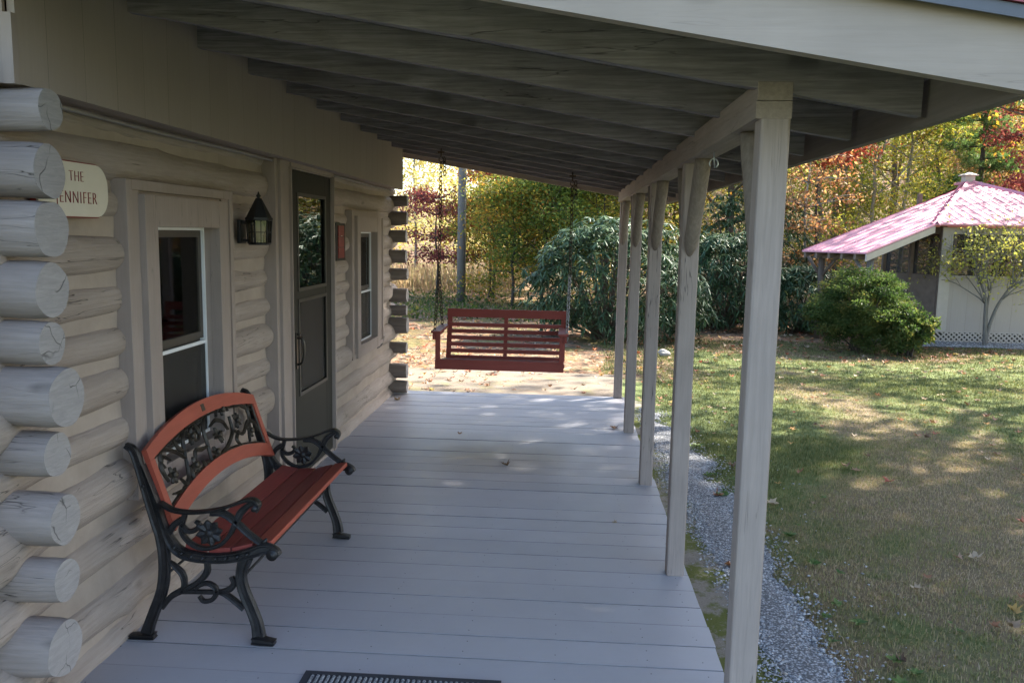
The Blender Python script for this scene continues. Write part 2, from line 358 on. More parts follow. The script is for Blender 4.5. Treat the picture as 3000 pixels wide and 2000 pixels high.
# long wall logs between the corner logs (they stop at the window and door openings)
zs = [.005]+[(XL[i][1]+XL[i+1][1])/2 for i in range(len(XL)-2, -1, -1)]+[2.245]
OPEN = [(3.39, 4.475, .62, 2.0), (5.13, 6.46, 0.0, 2.3), (7.08, 8.29, .64, 1.975)]
for j, z in enumerate(zs):
    lo = (z+zs[j-1])/2 if j else z-.1; hi = (z+zs[j+1])/2 if j < len(zs)-1 else z+.09
    d = (hi-lo)*(.74+.16*math.sin(j*2.7))+.012; mb = MB(); segs = [(2.05, 9.15)]
    for (a, b, z0, z1) in OPEN:
        if z+.04 > z0 and z-.05 < z1:
            ns = []
            for (p, q) in segs:
                if p < a < q: ns += [(p, a), (b, q)]
                else: ns.append((p, q))
            segs = ns
    for (p, q) in segs:
        mb = MB(); log_mesh(mb, 'y', p, q, -.034-.006*(j % 2), z+.012*math.sin(j*5.1), d, j*2.1+.6, squash=.98+.08*math.sin(j*3.1), taper=.06*(-1)**j)
        P(mb, 'wall_log', [M['log'], M['logend']])
    mb = MB(); mb.box((-.075, 2.3, z+(d/2)-.05), (-.012, 8.9, z+(d/2)+.012)) if False else None
for (p, q, z0, z1) in [(2.3, 3.42, -.2, 2.24), (4.45, 5.16, -.2, 2.24), (6.43, 7.11, -.2, 2.24), (8.26, 8.95, -.2, 2.24), (3.42, 4.45, -.2, .64), (7.11, 8.26, -.2, .66), (3.42, 4.45, 1.99, 2.24), (7.11, 8.26, 1.965, 2.24)]:
    mb = MB(); ny_, nz_ = max(2, int((q-p)/.05)), max(2, int((z1-z0)/.03))
    mb.add([(.004+.010*mnoise.noise(Vector((3, p+(q-p)*a_/ny_*1.0, (z0+(z1-z0)*b_/nz_)*9)))+.005*mnoise.noise(Vector((9, (p+(q-p)*a_/ny_)*7, (z0+(z1-z0)*b_/nz_)*16))), p+(q-p)*a_/ny_, z0+(z1-z0)*b_/nz_) for a_ in range(ny_+1) for b_ in range(nz_+1)], [(a_*(nz_+1)+b_, (a_+1)*(nz_+1)+b_, (a_+1)*(nz_+1)+b_+1, a_*(nz_+1)+b_+1) for a_ in range(ny_) for b_ in range(nz_)], 0, True)
    mb.box((-.10, p, z0), (-.03, q, z1)); P(mb, 'chinking', M['chink'])
# --- siding box between the log wall and the roof, with its soffit
ztop = RB(.18)+.10
mb = MB(); mb.box((.155, 2.556, 2.240), (.18, 8.70, ztop)); P(mb, 'siding_panel', M['siding'])
mb = MB(); mb.box((-1.5, 2.534, 2.50), (.181, 2.555, 3.1)); mb.box((-1.5, 2.541, 2.24), (.150, 2.5545, 2.4995)); mb.box((.152, 2.526, 2.236), (.187, 2.555, 2.45)); P(mb, 'end_board', M['trim'])
mb = MB(); mb.box((-.10, 2.56, 2.245), (.154, 8.69, 2.262)); P(mb, 'soffit', M['trimy'])
mb = MB(); mb.tube([(.07, y, 2.226+.003*math.sin(y*3)) for y in np.linspace(2.45, 5.12, 20)], .009, 8); P(mb, 'conduit', M['caulk']); mb = MB(); mb.tube([(.07, y, 2.226+.003*math.sin(y*3)) for y in np.linspace(6.5, 8.7, 20)], .009, 8); P(mb, 'conduit', M['caulk'])
mb = MB(); mb.box((.155, 8.701, 2.238), (.184, 8.72, ztop)); mb.box((-1.5, 8.701, 2.30), (.154, 8.718, 3.1)); P(mb, 'end_board', M['trim'])
# --- interior shell
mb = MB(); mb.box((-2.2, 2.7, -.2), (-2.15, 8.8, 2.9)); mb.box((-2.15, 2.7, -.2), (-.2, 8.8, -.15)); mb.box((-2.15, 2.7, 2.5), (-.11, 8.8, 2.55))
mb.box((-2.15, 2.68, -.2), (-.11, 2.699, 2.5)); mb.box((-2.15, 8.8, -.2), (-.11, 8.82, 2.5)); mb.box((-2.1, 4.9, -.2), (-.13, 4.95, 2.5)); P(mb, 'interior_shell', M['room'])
# --- windows
def window(y0, y1, z0, z1, oy0, oy1, oz0, oz1, sash_x=-.06, screen=True):
    """outer buck y0..y1 z0..z1, opening oy0..oy1 oz0..oz1"""
    mb = MB(); m = .045; b = .003
    mb.box((-.10, y0, z0), (.068, y0+m, z1), bev=b); mb.box((-.10, y1-m, z0), (.068, y1, z1), bev=b)
    mb.box((-.10, y0+m, z1-m), (.068, y1-m, z1), bev=b); mb.box((-.10, y0+m, z0), (.068, y1-m, z0+m), bev=b)
    mb.box((.04, y0+m, z0+m), (.058, oy0-.10, z1-m)); mb.box((.04, oy1+.10, z0+m), (.058, y1-m, z1-m)) if y1-m-oy1 > .12 else None
    mb.box((-.10, y0+m, oz1+.03), (.045, y1-m, z1-m-.001)); mb.box((-.10, y0+m, z0+m+.001), (.045, y1-m, oz0-.03)); mb.box((-.10, y0+m, oz0-.03), (.029, oy0-.021, oz1+.03)); mb.box((-.10, oy1+.021, oz0-.03), (.029, y1-m, oz1+.03))
    fr = P(mb, 'window', M['trim'])
    mb = MB(); ct = .14; cs = .11
    mb.box((.03, oy0-cs, oz0-cs), (.088, oy0, oz1+ct), bev=b); mb.box((.03, oy1, oz0-cs), (.088, oy1+cs, oz1+ct), bev=b)
    mb.box((.03, oy0, oz1), (.0865, oy1, oz1+ct), bev=b); mb.box((.03, oy0, oz0-cs), (.0865, oy1, oz0), bev=b)
    mb.box((-.12, oy0-.02, oz0-.02), (.03, oy0, oz1+.02)); mb.box((-.12, oy1, oz0-.02), (.03, oy1+.02, oz1+.02)); mb.box((-.12, oy0, oz1), (.03, oy1, oz1+.02)); mb.box((-.12, oy0, oz0-.02), (.03, oy1, oz0))
    mb.build('casing', M['trim'], fr)
    mb = MB(); t = .014; x0, x1 = sash_x-.02, sash_x+.022
    mb.box((x0, oy0, oz1-t), (x1, oy1, oz1)); mb.box((x0, oy1-t, oz0), (x1, oy1, oz1-t)); mb.box((x0, oy0, oz0), (x1, oy0+t, oz1-t)); mb.box((x0, oy0+t, oz0), (x1, oy1-t, oz0+t)); mb.build('vinyl_liner', M['vinyl'], fr)
    zm = oz0+(oz1-oz0)*.47; mb = MB(); q = .035; xs = sash_x
    a, c = oy0+t, oy1-t
    for (za, zb, xo) in ((zm, oz1-t, 0), (oz0+t, zm, -.02)):
        xx = xs+xo
        mb.box((xx-.012, a, zb-q), (xx+.008, c, zb)); mb.box((xx-.012, a, za), (xx+.008, c, za+q)); mb.box((xx-.012, a, za+q), (xx+.008, a+q, zb-q)); mb.box((xx-.012, c-q, za+q), (xx+.008, c, zb-q))
    mb.build('sash', M['sash'], fr)
    mb = MB(); mb.box((xs-.004, a+q, zm+q), (xs-.001, c-q, oz1-t-q)); mb.box((xs-.024, a+q, oz0+t+q), (xs-.021, c-q, zm-q)); mb.build('pane', M['glass2'], fr)
    mb = MB(); zb = zm-.03; mb.box((xs+.010, a, zb), (xs+.02, c, zb+.018)); mb.build('screen_bar', M['vinyl'], fr)
    mb = MB(); mb.box((xs+.0135, a, oz0+t), (xs+.0145, c, zb)); mb.build('insect_screen', M['screen'], fr)
    mb = MB(); ys = np.linspace(oy0-.05, oy1+.05, 60)
    for lo, hi in ((0, 22), (38, 60)):
        yy = ys[lo:hi]; v = []; f = []
        for i, y in enumerate(yy): x = -.22+.025*math.sin(y*70)+.01*math.sin(y*31); v += [(x, y, oz0-.1), (x, y, oz1+.05)]
        for i in range(len(yy)-1): f.append((2*i, 2*i+2, 2*i+3, 2*i+1))
        mb.add(v, f, 0, True)
    mb.build('curtain', M['curtain'], fr)
    return fr
window(3.375, 4.49, .60, 2.0, 3.598, 4.26, .70, 1.80, -.02)
window(7.065, 8.305, .655, 1.975, 7.285, 7.951, .765, 1.79, .0)
# --- door
mb = MB(); b = .003
mb.box((-.10, 5.115, -.02), (.085, 5.165, 2.262), bev=b); mb.box((-.10, 6.455, -.02), (.07, 6.50, 2.235), bev=b); mb.box((-.1, 5.166, 2.215), (.083, 6.454, 2.262), bev=b)
mb.box((.02, 5.165, -.02), (.105, 5.255, 2.24), bev=b); mb.box((.0, 5.255, -.02), (.078, 5.40, 2.24), bev=b); mb.box((-.05, 5.40, -.02), (.095, 5.414, 2.24))
mb.box((-.10, 5.165, -.05), (.06, 6.455, .028)); mb.box((-.05, 6.425, .028), (.09, 6.4545, 2.214)); mb.box((0, 5.4, 2.205), (.074, 6.425, 2.214))
dr = P(mb, 'door_frame', M['trim'])
mb = MB(); x0, x1 = .035, .062; A, B = 5.42, 6.42; z0, z1 = .035, 2.20
gy0, gy1 = 5.60, 6.27
mb.box((x0, A, z0), (x1, gy0, z1), bev=.003); mb.box((x0, gy1, z0), (x1, B, z1), bev=.003); mb.box((x0+.001, gy0, 2.05), (x1-.001, gy1, z1)); mb.box((x0+.001, gy0, z0), (x1-.001, gy1, .63))
mb.box((x0+.001, gy0, 1.31), (x1-.002, gy1, 1.375))
door = P(mb, 'storm_door', M['doorpaint'])
mb = MB()
for (a, c) in ((1.375, 2.05), (.63, 1.31)):
    t = .018; mb.box((x1, gy0-.004, a-.006), (x1+.008, gy0+t, c+.004), bev=.002); mb.box((x1, gy1-t, a-.006), (x1+.008, gy1+.004, c+.004), bev=.002); mb.box((x1, gy0+t, c-t), (x1+.008, gy1-t, c+.004)); mb.box((x1, gy0+t, a-.006), (x1+.008, gy1-t, a+t))
mb.build('glazing_bead', M['alum'], door)
mb = MB(); mb.box((.047, gy0, 1.375), (.050, gy1, 2.05)); mb.build('pane', M['glass'], door)
mb = MB(); mb.box((.050, gy0, .63), (.0515, gy1, 1.31)); mb.build('insect_screen', M['screen'], door)
mb = MB(); mb.box((x1, 5.53, .83), (x1+.008, 5.565, 1.09), bev=.003); mb.tube(smooth_curve([(x1+.005, 5.55, 1.05), (x1+.045, 5.55, 1.04), (x1+.055, 5.55, .97), (x1+.04, 5.55, .88), (x1+.005, 5.55, .86)]), [.009]*21, 8); mb.tube([(x1, 5.55, 1.075), (x1+.03, 5.55, 1.075)], .010, 8); mb.build('handle', M['oldbrass'], door)
mb = MB(); mb.box((-.05, 5.42, 0), (-.012, 6.42, 2.2)); P(mb, 'inner_door', M['sash'])
mb = MB()
for y in (5.408,): mb.box((.06, y-.006, .03), (.082, y+.004, 2.2))
P(mb, 'door_edge_strip', M['alum'])

# --- porch deck: boards, rim
dk = MB(); bw = .1965; y = 2.1
NB = int(round((9.09-2.1)/bw)); bw = (9.09-2.1)/NB
for i in range(NB):
    a = 2.1+i*bw; jog = random.uniform(-.004, .004); zt = random.uniform(-.0018, .0018)
    dk.box((-.10, a+.0026, -.035), (2.63+jog, a+bw-.0026, 0+zt), bev=.0018)
for i in range(NB):
    for x in (.05, .32, .72, 1.12, 1.52, 1.92, 2.32, 2.55):
        for q in (.28, .72):
            if random.random() < .55:
                cx_, cy_ = x+random.gauss(0, .006), 2.1+(i+q)*bw+random.gauss(0, .004); dk.add([(cx_+.0032*math.cos(t), cy_+.0032*math.sin(t), .0024) for t in np.linspace(0, 5.24, 6)], [tuple(range(6))], 1)
deck = P(dk, 'porch_deck', [M['deck'], M['darkgap']])
mb = MB(); mb.box((2.575, 2.12, -.24), (2.612, 9.07, -.036)); mb.box((-.10, 9.035, -.24), (2.574, 9.07, -.036)); mb.box((-.10, 2.12, -.24), (2.574, 2.155, -.036))
for x in np.linspace(.3, 2.3, 6): mb.box((x, 2.156, -.23), (x+.04, 9.034, -.050))
P(mb, 'deck_joist_frame', M['beam'])
mb = MB(); mb.box((-.10, 2.16, -.048), (2.574, 9.03, -.0365)); P(mb, 'deck_gap_shade', M['darkgap'])  # dark sheet added below the boards so the gaps read as shade
# --- posts
PX0, PX1 = 2.509, 2.600; BZ = 2.165
def post_mesh():
    bm = bmesh.new(); bmesh.ops.create_cube(bm, size=1)
    for v in bm.verts: v.co = Vector((v.co.x*(PX1-PX0), v.co.y*.091, (v.co.z+.5)*BZ))
    bmesh.ops.bevel(bm, geom=[e for e in bm.edges if abs((e.verts[0].co-e.verts[1].co).z) > 1], offset=.009, segments=2, profile=.5, affect='EDGES')
    bmesh.ops.bisect_plane(bm, geom=bm.verts[:]+bm.edges[:]+bm.faces[:], plane_co=(0, 0, .7), plane_no=(0, 0, 1))
    bmesh.ops.bisect_plane(bm, geom=bm.verts[:]+bm.edges[:]+bm.faces[:], plane_co=(0, 0, 1.5), plane_no=(0, 0, 1))
    mb = MB(); mb.bm(bm); return mb
pm = post_mesh()
for i in range(5):
    o = P(pm, 'post', M['post']) if i == 0 else bpy.data.objects.new('post', o.data)
    if i: link(o, cabin)
    o.location = ((PX0+PX1)/2, 2.665+1.5975*i, .0)
    o.rotation_euler = (0, random.uniform(-.002, .002), 0)
for i in range(5):     # foot block of paint/caulk
    pass
# knee braces: round poles leaning along the beam, hewn flat where they meet the post
def brace(y, sgn, r=.037):
    mb = MB(); yb = y+sgn*.035; yt = y+sgn*.30; zb = 1.70; zt = BZ-.002
    P0 = Vector((2.556-.006, yb, zb)); P1 = Vector((2.556, yt, zt)); n = 10; K = 16; vs = []; fs = []
    for i in range(n+1):
        t = i/n; p = P0.lerp(P1, t); rad = r*(1+.06*t)
        if i == 0: rad *= .25
        elif i == 1: rad *= .80
        for k in range(K):
            th = 2*math.pi*k/K; q = p+Vector((math.cos(th)*rad, math.sin(th)*rad*1.12, 0)); q.x += .003*mnoise.noise(Vector((k, t*3, y)))
            vs.append(q)
    for i in range(n):
        for k in range(K): fs.append([i*K+k, i*K+(k+1) % K, (i+1)*K+(k+1) % K, (i+1)*K+k])
    fs += [list(range(K))[::-1], [n*K+k for k in range(K)]]
    mb.add(vs, fs, 0, True); P(mb, 'knee_brace', M['brace'])
for i in range(5):
    yy = 2.665+1.5975*i
    if i < 4: brace(yy, 1)
    if i > 0: brace(yy, -1)
# --- beam (two planks stacked) and hook
mb = MB(); mb.box((2.490, 2.618, BZ), (2.600, 9.12, BZ+.053), bev=.002); mb.box((2.4925, 2.616, BZ+.0545), (2.5985, 9.12, BZ+.110), bev=.002)
P(mb, 'beam', M['beam'])
mb = MB(); pts = [(2.545, 3.62, BZ), (2.545, 3.62, BZ-.03)]+[(2.545+.018*math.sin(t), 3.62, BZ-.05-.02*(-math.cos(t))*-1) for t in np.linspace(.3, 5.4, 14)]; mb.tube(pts, .0035, 6); P(mb, 'hook', M['steel'])
# --- rafters
RY = [2.620+.6155*i for i in range(11)]
for i, y in enumerate(RY):
    x1 = 2.985; xa = .186 if .2 < y < 8.6 else .0
    mb = MB(); n = 14; xs = np.linspace(.10, x1, n); v = []; f = []; yw = .040
    for k, x in enumerate(xs):
        zb = RB(x)+.004*mnoise.noise(Vector((x*2, i*3, 0))); nb = 0
        if 2.44 < x < 2.66: pass
        for (dy, z) in ((0, zb), (yw, zb), (yw, RB(x)+RH), (0, RB(x)+RH)): v.append((x, y+dy, z))
    for k in range(n-1):
        for e in range(4): f.append((4*k+e, 4*(k+1)+e, 4*(k+1)+(e+1) % 4, 4*k+(e+1) % 4))
    f += [(3, 2, 1, 0), tuple(4*(n-1)+e for e in range(4))]
    mb.add(v, f)
    if y < 9.0: mb.box((2.493, y+.001, BZ+.1105), (2.598, y+yw-.001, RB(2.545)+.03))   # blocking on the beam
    o = P(mb, 'rafter', M['rafter']); o.data.transform(Matrix.Translation((0, -y, 0))); o.location = (0, y, 0)
# --- sheathing boards (run along Y with narrow gaps)
sh = MB(); x = -.10; sl = math.atan(.163)
RYE = (2.125, 9.44)
while x < 3.02:
    w_ = random.choice([.118, .13, .137]); x2 = min(x+w_, 3.03); g = random.choice([.002, .004, .008])
    z = lambda q: RB(q)+RH+.001
    sh.add([(x, RYE[0], z(x)), (x2-g, RYE[0], z(x2-g)), (x2-g, RYE[1], z(x2-g)), (x, RYE[1], z(x)), (x, RYE[0], z(x)+.02), (x2-g, RYE[0], z(x2-g)+.02), (x2-g, RYE[1], z(x2-g)+.02), (x, RYE[1], z(x)+.02)],
           [(0, 3, 2, 1), (4, 5, 6, 7), (0, 1, 5, 4), (1, 2, 6, 5), (2, 3, 7, 6), (3, 0, 4, 7)]); x = x2
P(sh, 'roof_sheathing', M['sheath'])
# --- rake boards, fascia, roof metal
def slab(mb, xa, xb, y0, y1, off0, off1, mi=0):
    z = RB
    mb.add([(xa, y0, z(xa)+off0), (xb, y0, z(xb)+off0), (xb, y1, z(xb)+off0), (xa, y1, z(xa)+off0), (xa, y0, z(xa)+off1), (xb, y0, z(xb)+off1), (xb, y1, z(xb)+off1), (xa, y1, z(xa)+off1)],
           [(0, 3, 2, 1), (4, 5, 6, 7), (0, 1, 5, 4), (1, 2, 6, 5), (2, 3, 7, 6), (3, 0, 4, 7)], mi)
mb = MB(); slab(mb, -1.6, 3.045, 2.085, 2.124, -.012, .150); P(mb, 'rake_board', M['rake'])
mb = MB(); slab(mb, -1.6, 3.045, 9.441, 9.48, -.012, .150); P(mb, 'rake_board', M['rake'])
mb = MB(); mb.box((3.008, 2.1245, 2.155), (3.044, 9.4405, RB(3.02)+RH+.02)); P(mb, 'fascia', M['fascia'])
mb = MB(); slab(mb, -1.6, 3.075, 9.481, 9.52, .150, .168); P(mb, 'drip_edge', M['drip'])
mb = MB(); slab(mb, -1.6, 3.075, 2.045, 2.084, .150, .168); slab(mb, -1.6, 3.075, 2.045, 2.05, .138, .150); P(mb, 'drip_edge', M['drip'])
mb = MB(); slab(mb, -1.9, 3.10, 2.035, 9.53, .170, .178)
for yy in np.arange(2.045, 9.5, .228): slab(mb, -1.9, 3.10, yy, yy+.03, .178, .196)
P(mb, 'roof_metal', M['redroof'])
mb = MB()      # far slope of the cabin roof
z0 = RB(-1.9)+.178
mb.add([(-1.9, 2.035, z0), (-5.0, 2.035, z0-1.2), (-5.0, 9.53, z0-1.2), (-1.9, 9.53, z0), (-1.9, 2.035, z0-.02), (-5, 2.035, z0-1.22), (-5, 9.53, z0-1.22), (-1.9, 9.53, z0-.02)], [(0, 3, 2, 1), (4, 5, 6, 7), (0, 1, 5, 4), (1, 2, 6, 5), (2, 3, 7, 6), (3, 0, 4, 7)])
P(mb, 'back_roof', M['redroof'])
mb = MB(); mb.prism([(-4.6, -.2), (-2.2, -.2), (-2.2, 2.9), (-4.6, 2.0)], 2.6, 8.9, 1); P(mb, 'back_room_wall', M['siding'])
bake0(cabin)

# ================================================================ things on the wall
# lantern
lx, ly = .150, 4.66
lan = empty('wall_lantern', (.05, ly, 1.72), 'black pointed hexagonal lantern with frosted bulb mounted on the log wall beside the door', 'lantern')
def hexr(r, z, cx=lx, cy=ly, n=6, a0=R(30)): return [(cx+r*math.cos(a0+2*math.pi*k/n), cy+r*math.sin(a0+2*math.pi*k/n), z) for k in range(n)]
mb = MB(); a, b_ = hexr(.074, 1.862), hexr(.016, 1.975); mb.add(a+b_, [(k, (k+1) % 6, 6+(k+1) % 6, 6+k) for k in range(6)]+[tuple(range(6))[::-1]])
a, b_ = hexr(.078, 1.852), hexr(.078, 1.864); mb.add(a+b_, [(k, (k+1) % 6, 6+(k+1) % 6, 6+k) for k in range(6)]+[tuple(range(6))[::-1], tuple(range(6, 12))])
mb.build('cap', M['black'], lan)
mb = MB(); mb.tube([(lx, ly, z) for z in (1.97, 1.978, 1.984, 1.99, 1.996, 2.012)], [.014, .008, .012, .014, .007, .002], 10); mb.build('finial', M['black'], lan)
mb = MB(); bot, top = hexr(.063, 1.715), hexr(.071, 1.852)
for k in range(6):
    mb.tube([bot[k], top[k]], .0045, 6)
    m0 = [(Vector(bot[k]).lerp(Vector(bot[(k+1) % 6]), .5)), (Vector(top[k]).lerp(Vector(top[(k+1) % 6]), .5))]; mb.tube(m0, .0022, 5)
    c0 = Vector(bot[k]).lerp(Vector(top[k]), .48); c1 = Vector(bot[(k+1) % 6]).lerp(Vector(top[(k+1) % 6]), .48); mb.tube([c0, c1], .0022, 5)
mb.tube(hexr(.063, 1.717), .005, 6, closed=True); mb.tube(hexr(.071, 1.85), .005, 6, closed=True)
mb.build('cage', M['black'], lan)
mb = MB(); a, b_ = hexr(.061, 1.708), hexr(.061, 1.716); mb.add(a+b_, [(k, (k+1) % 6, 6+(k+1) % 6, 6+k) for k in range(6)]+[tuple(range(6))[::-1], tuple(range(6, 12))]); mb.build('base', M['black'], lan)
mb = MB(); a, b_ = hexr(.0605, 1.718), hexr(.068, 1.850); mb.add(a+b_, [(k, (k+1) % 6, 6+(k+1) % 6, 6+k) for k in range(6)]); mb.build('pane', M['clearglass'], lan)
mb = MB(); mb.tube([(lx, ly, z) for z in np.linspace(1.73, 1.845, 9)], [.012, .012, .016, .026, .031, .033, .031, .022, .006], 16); mb.build('bulb', M['bulb'], lan)
mb = MB(); mb.box((.035, ly-.045, 1.715), (.055, ly+.045, 1.85), bev=.004); mb.box((.055, ly-.012, 1.725), (.095, ly+.012, 1.74)); mb.box((.055, ly-.012, 1.825), (.090, ly+.012, 1.84)); mb.build('backplate', M['black'], lan)
bake0(lan)
# red and black wall plaque
rb = empty('wall_plaque', (.06, 6.58, 1.56), 'red and black wooden plaque hung between the storm door and far window', 'plaque')
mb = MB(); top = [(6.449+.27*t, 1.856+.010*math.sin(t*math.pi*2)) for t in np.linspace(0, 1, 14)]; mb.prism([(6.449, 1.556), (6.719, 1.556)]+top[::-1], .036, .097, 0); mb.build('frame', M['black'], rb)
mb = MB()
for k in range(3): z = 1.578+k*.088; mb.box((.0965, 6.50, z), (.105, 6.665, z+.084), bev=.002)
mb.build('red_panel', M['redpanel'], rb)
mb = MB(); mb.box((.104, 6.57, 1.7535), (.107, 6.60, 1.7575)); mb.build('clasp', M['vinyl'], rb); bake0(rb)
# name sign
sg = empty('name_sign', (.05, 2.99, 1.83), 'cream rounded name board lettered in dark red on the logs by the corner', 'sign')
def rounded(y0, y1, z0, z1, r):
    out = []
    for (cy_, cz, a) in ((y1-r, z1-r, 0), (y0+r, z1-r, 90), (y0+r, z0+r, 180), (y1-r, z0+r, 270)):
        for k in range(9): t = R(a+k*11.25); out.append((cy_+r*math.cos(t), cz+r*math.sin(t)))
    return out
mb = MB(); mb.prism(rounded(2.765, 3.222, 1.828, 2.038, .085), .052, .070, 0); mb.build('rim', M['signred'], sg)
mb = MB(); mb.prism(rounded(2.770, 3.217, 1.833, 2.033, .082), .0705, .078, 0); mb.build('face', M['signface'], sg)
def text(body, size, loc, parent, mat, space=1.15):
    cu = bpy.data.curves.new('lettering', 'FONT'); cu.body = body; cu.size = size; cu.align_x = 'CENTER'; cu.extrude = .0012; cu.space_character = space; cu.offset = -.0014
    cu.materials.append(mat); o = bpy.data.objects.new('lettering', cu); C.objects.link(o); bpy.context.view_layer.update()
    me = bpy.data.meshes.new_from_object(o.evaluated_get(bpy.context.evaluated_depsgraph_get())); bpy.data.objects.remove(o)
    me.transform(Matrix.Translation(loc) @ Matrix.Rotation(R(90), 4, 'Z') @ Matrix.Rotation(R(90), 4, 'X') @ Matrix.Diagonal((.82, 1, 1, 1)))
    link(bpy.data.objects.new('lettering', me), parent)
text('THE', .058, (.0795, 3.005, 1.963), sg, M['signred']); text('JENNIFER', .066, (.0795, 3.005, 1.882), sg, M['signred'], 1.2)
bake0(sg)

# ================================================================ GARDEN BENCH
bench = empty('garden_bench', (.38, 3.9, 0), 'garden bench with red wooden slats, black scrolled iron ends and floral back panel', 'bench')
SD = {
'upright':[(0.066,0.874,0.025),(0.099,0.85,0.038),(0.122,0.781,0.04),(0.141,0.704,0.04),(0.163,0.618,0.042),(0.186,0.54,0.047),(0.206,0.479,0.055),(0.216,0.408,0.055),(0.217,0.346,0.053),(0.211,0.274,0.053),(0.196,0.211,0.051),(0.166,0.137,0.05),(0.141,0.072,0.052),(0.125,0.026,0.06)],
'rearfoot':[(0.05,0.012,0.016),(0.108,0.014,0.022),(0.161,0.016,0.026)],
'rail':[(0.136,0.791,0.012),(0.171,0.697,0.013),(0.202,0.602,0.017),(0.221,0.524,0.025),(0.249,0.454,0.042),(0.291,0.407,0.047),(0.36,0.388,0.047),(0.447,0.385,0.044),(0.534,0.396,0.047),(0.603,0.417,0.049),(0.664,0.439,0.051),(0.703,0.426,0.051),(0.722,0.406,0.04)],
'arm':[(0.207,0.624,0.012),(0.262,0.595,0.012),(0.323,0.587,0.012),(0.392,0.592,0.012),(0.462,0.605,0.012),(0.522,0.625,0.012),(0.574,0.647,0.015),(0.613,0.653,0.018),(0.638,0.633,0.021),(0.629,0.604,0.021)],
'frontleg':[(0.581,0.398,0.062),(0.56,0.335,0.051),(0.559,0.282,0.051),(0.573,0.229,0.053),(0.598,0.167,0.053),(0.622,0.096,0.056),(0.630,0.04,0.062)],
'frontfoot':[(0.600,0.020,0.03),(0.640,0.018,0.032),(0.700,0.012,0.02)],
'ribA':[(0.647,0.463,0.029),(0.592,0.504,0.032),(0.546,0.546,0.034),(0.487,0.587,0.034),(0.427,0.587,0.027)],
'ribB':[(0.613,0.64,0.022),(0.565,0.599,0.032),(0.538,0.546,0.029),(0.51,0.492,0.019),(0.466,0.446,0.019),(0.396,0.427,0.02),(0.336,0.449,0.022),(0.298,0.5,0.02),(0.309,0.554,0.024),(0.318,0.585,0.022)],
'ribC':[(0.245,0.489,0.022),(0.264,0.525,0.029),(0.3,0.553,0.029)],
'curl':[(0.299,0.527,0.022),(0.329,0.502,0.022),(0.364,0.512,0.022),(0.377,0.535,0.019),(0.361,0.549,0.012)],
'stA':[(0.198,0.147,0.022),(0.239,0.199,0.026),(0.284,0.228,0.029),(0.329,0.248,0.027),(0.374,0.282,0.026),(0.406,0.324,0.031),(0.407,0.368,0.025)],
'stB':[(0.284,0.228,0.026),(0.346,0.229,0.02),(0.407,0.23,0.019),(0.46,0.232,0.022),(0.503,0.212,0.027),(0.567,0.161,0.029)],
'ring':[(0.35,0.236,0.012),(0.373,0.26,0.02),(0.408,0.27,0.022),(0.438,0.254,0.024),(0.444,0.227,0.024),(0.424,0.196,0.02),(0.388,0.188,0.019),(0.367,0.21,0.014)],
'stC':[(0.241,0.361,0.012),(0.266,0.339,0.026),(0.296,0.305,0.031),(0.303,0.265,0.027),(0.293,0.229,0.022)],
'stD':[(0.46,0.232,0.019),(0.504,0.248,0.029),(0.524,0.276,0.025),(0.514,0.305,0.022)],
}
def ribbon(mb, rows, y, th, bead=True, mi=0):
    """cast bar: centre line rows (x, z, width) in the plane Y=y, thickness th, with a rounded section"""
    Q = smooth_curve(rows, 6); m = len(Q); vs = []; K = 10
    for i, (x, z, w_) in enumerate(Q):
        a = Q[max(0, i-1)]; c = Q[min(m-1, i+1)]; d = Vector((c[0]-a[0], c[1]-a[1])); d.normalize(); n = Vector((-d.y, d.x)); w_ = max(w_, .004)
        sec = [(-1, -.25), (-1, .25), (-.8, .9), (-.62, .9), (-.35, .55), (.35, .55), (.62, .9), (.8, .9), (1, .25), (1, -.25), (.8, -.9), (.62, -.9), (.35, -.55), (-.35, -.55), (-.62, -.9), (-.8, -.9)]
        K = len(sec)
        for (s_, t_) in sec: vs.append((x+n.x*s_*w_/2, y+t_*th/2, z+n.y*s_*w_/2))
    fs = [(i*K+k, i*K+(k+1) % K, (i+1)*K+(k+1) % K, (i+1)*K+k) for i in range(m-1) for k in range(K)]
    fs += [tuple(range(K))[::-1], tuple((m-1)*K+k for k in range(K))]
    mb.add(vs, fs, mi, False)
def petal(mb, c, ang, L, W, y, lift=.006):
    d = Vector((math.cos(ang), math.sin(ang))); n = Vector((-d.y, d.x)); vs = []
    rows = [(0, .25), (.35, .9), (.65, 1), (.88, .5), (1, .0)]
    for t, ww in rows:
        for s_ in (-1, 0, 1):
            p = Vector(c)+d*L*t+n*W/2*ww*s_; vs.append((p.x, y-(.010 if s_ == 0 else .003)-lift*t, p.y))
    k = len(vs)
    for t, ww in rows:
        for s_ in (-1, 0, 1):
            p = Vector(c)+d*L*t+n*W/2*ww*s_; vs.append((p.x, y+.005, p.y))
    fs = []
    for i in range(4):
        for j in range(2):
            q = (i*3+j, i*3+j+1, i*3+j+4, i*3+j+3); fs += [q, tuple(k+v for v in q[::-1])]
    for i in range(4): fs += [(i*3, i*3+3, k+i*3+3, k+i*3), (i*3+2, k+i*3+2, k+i*3+5, i*3+5)]
    mb.add(vs, fs)
FY = (3.29, 4.55)
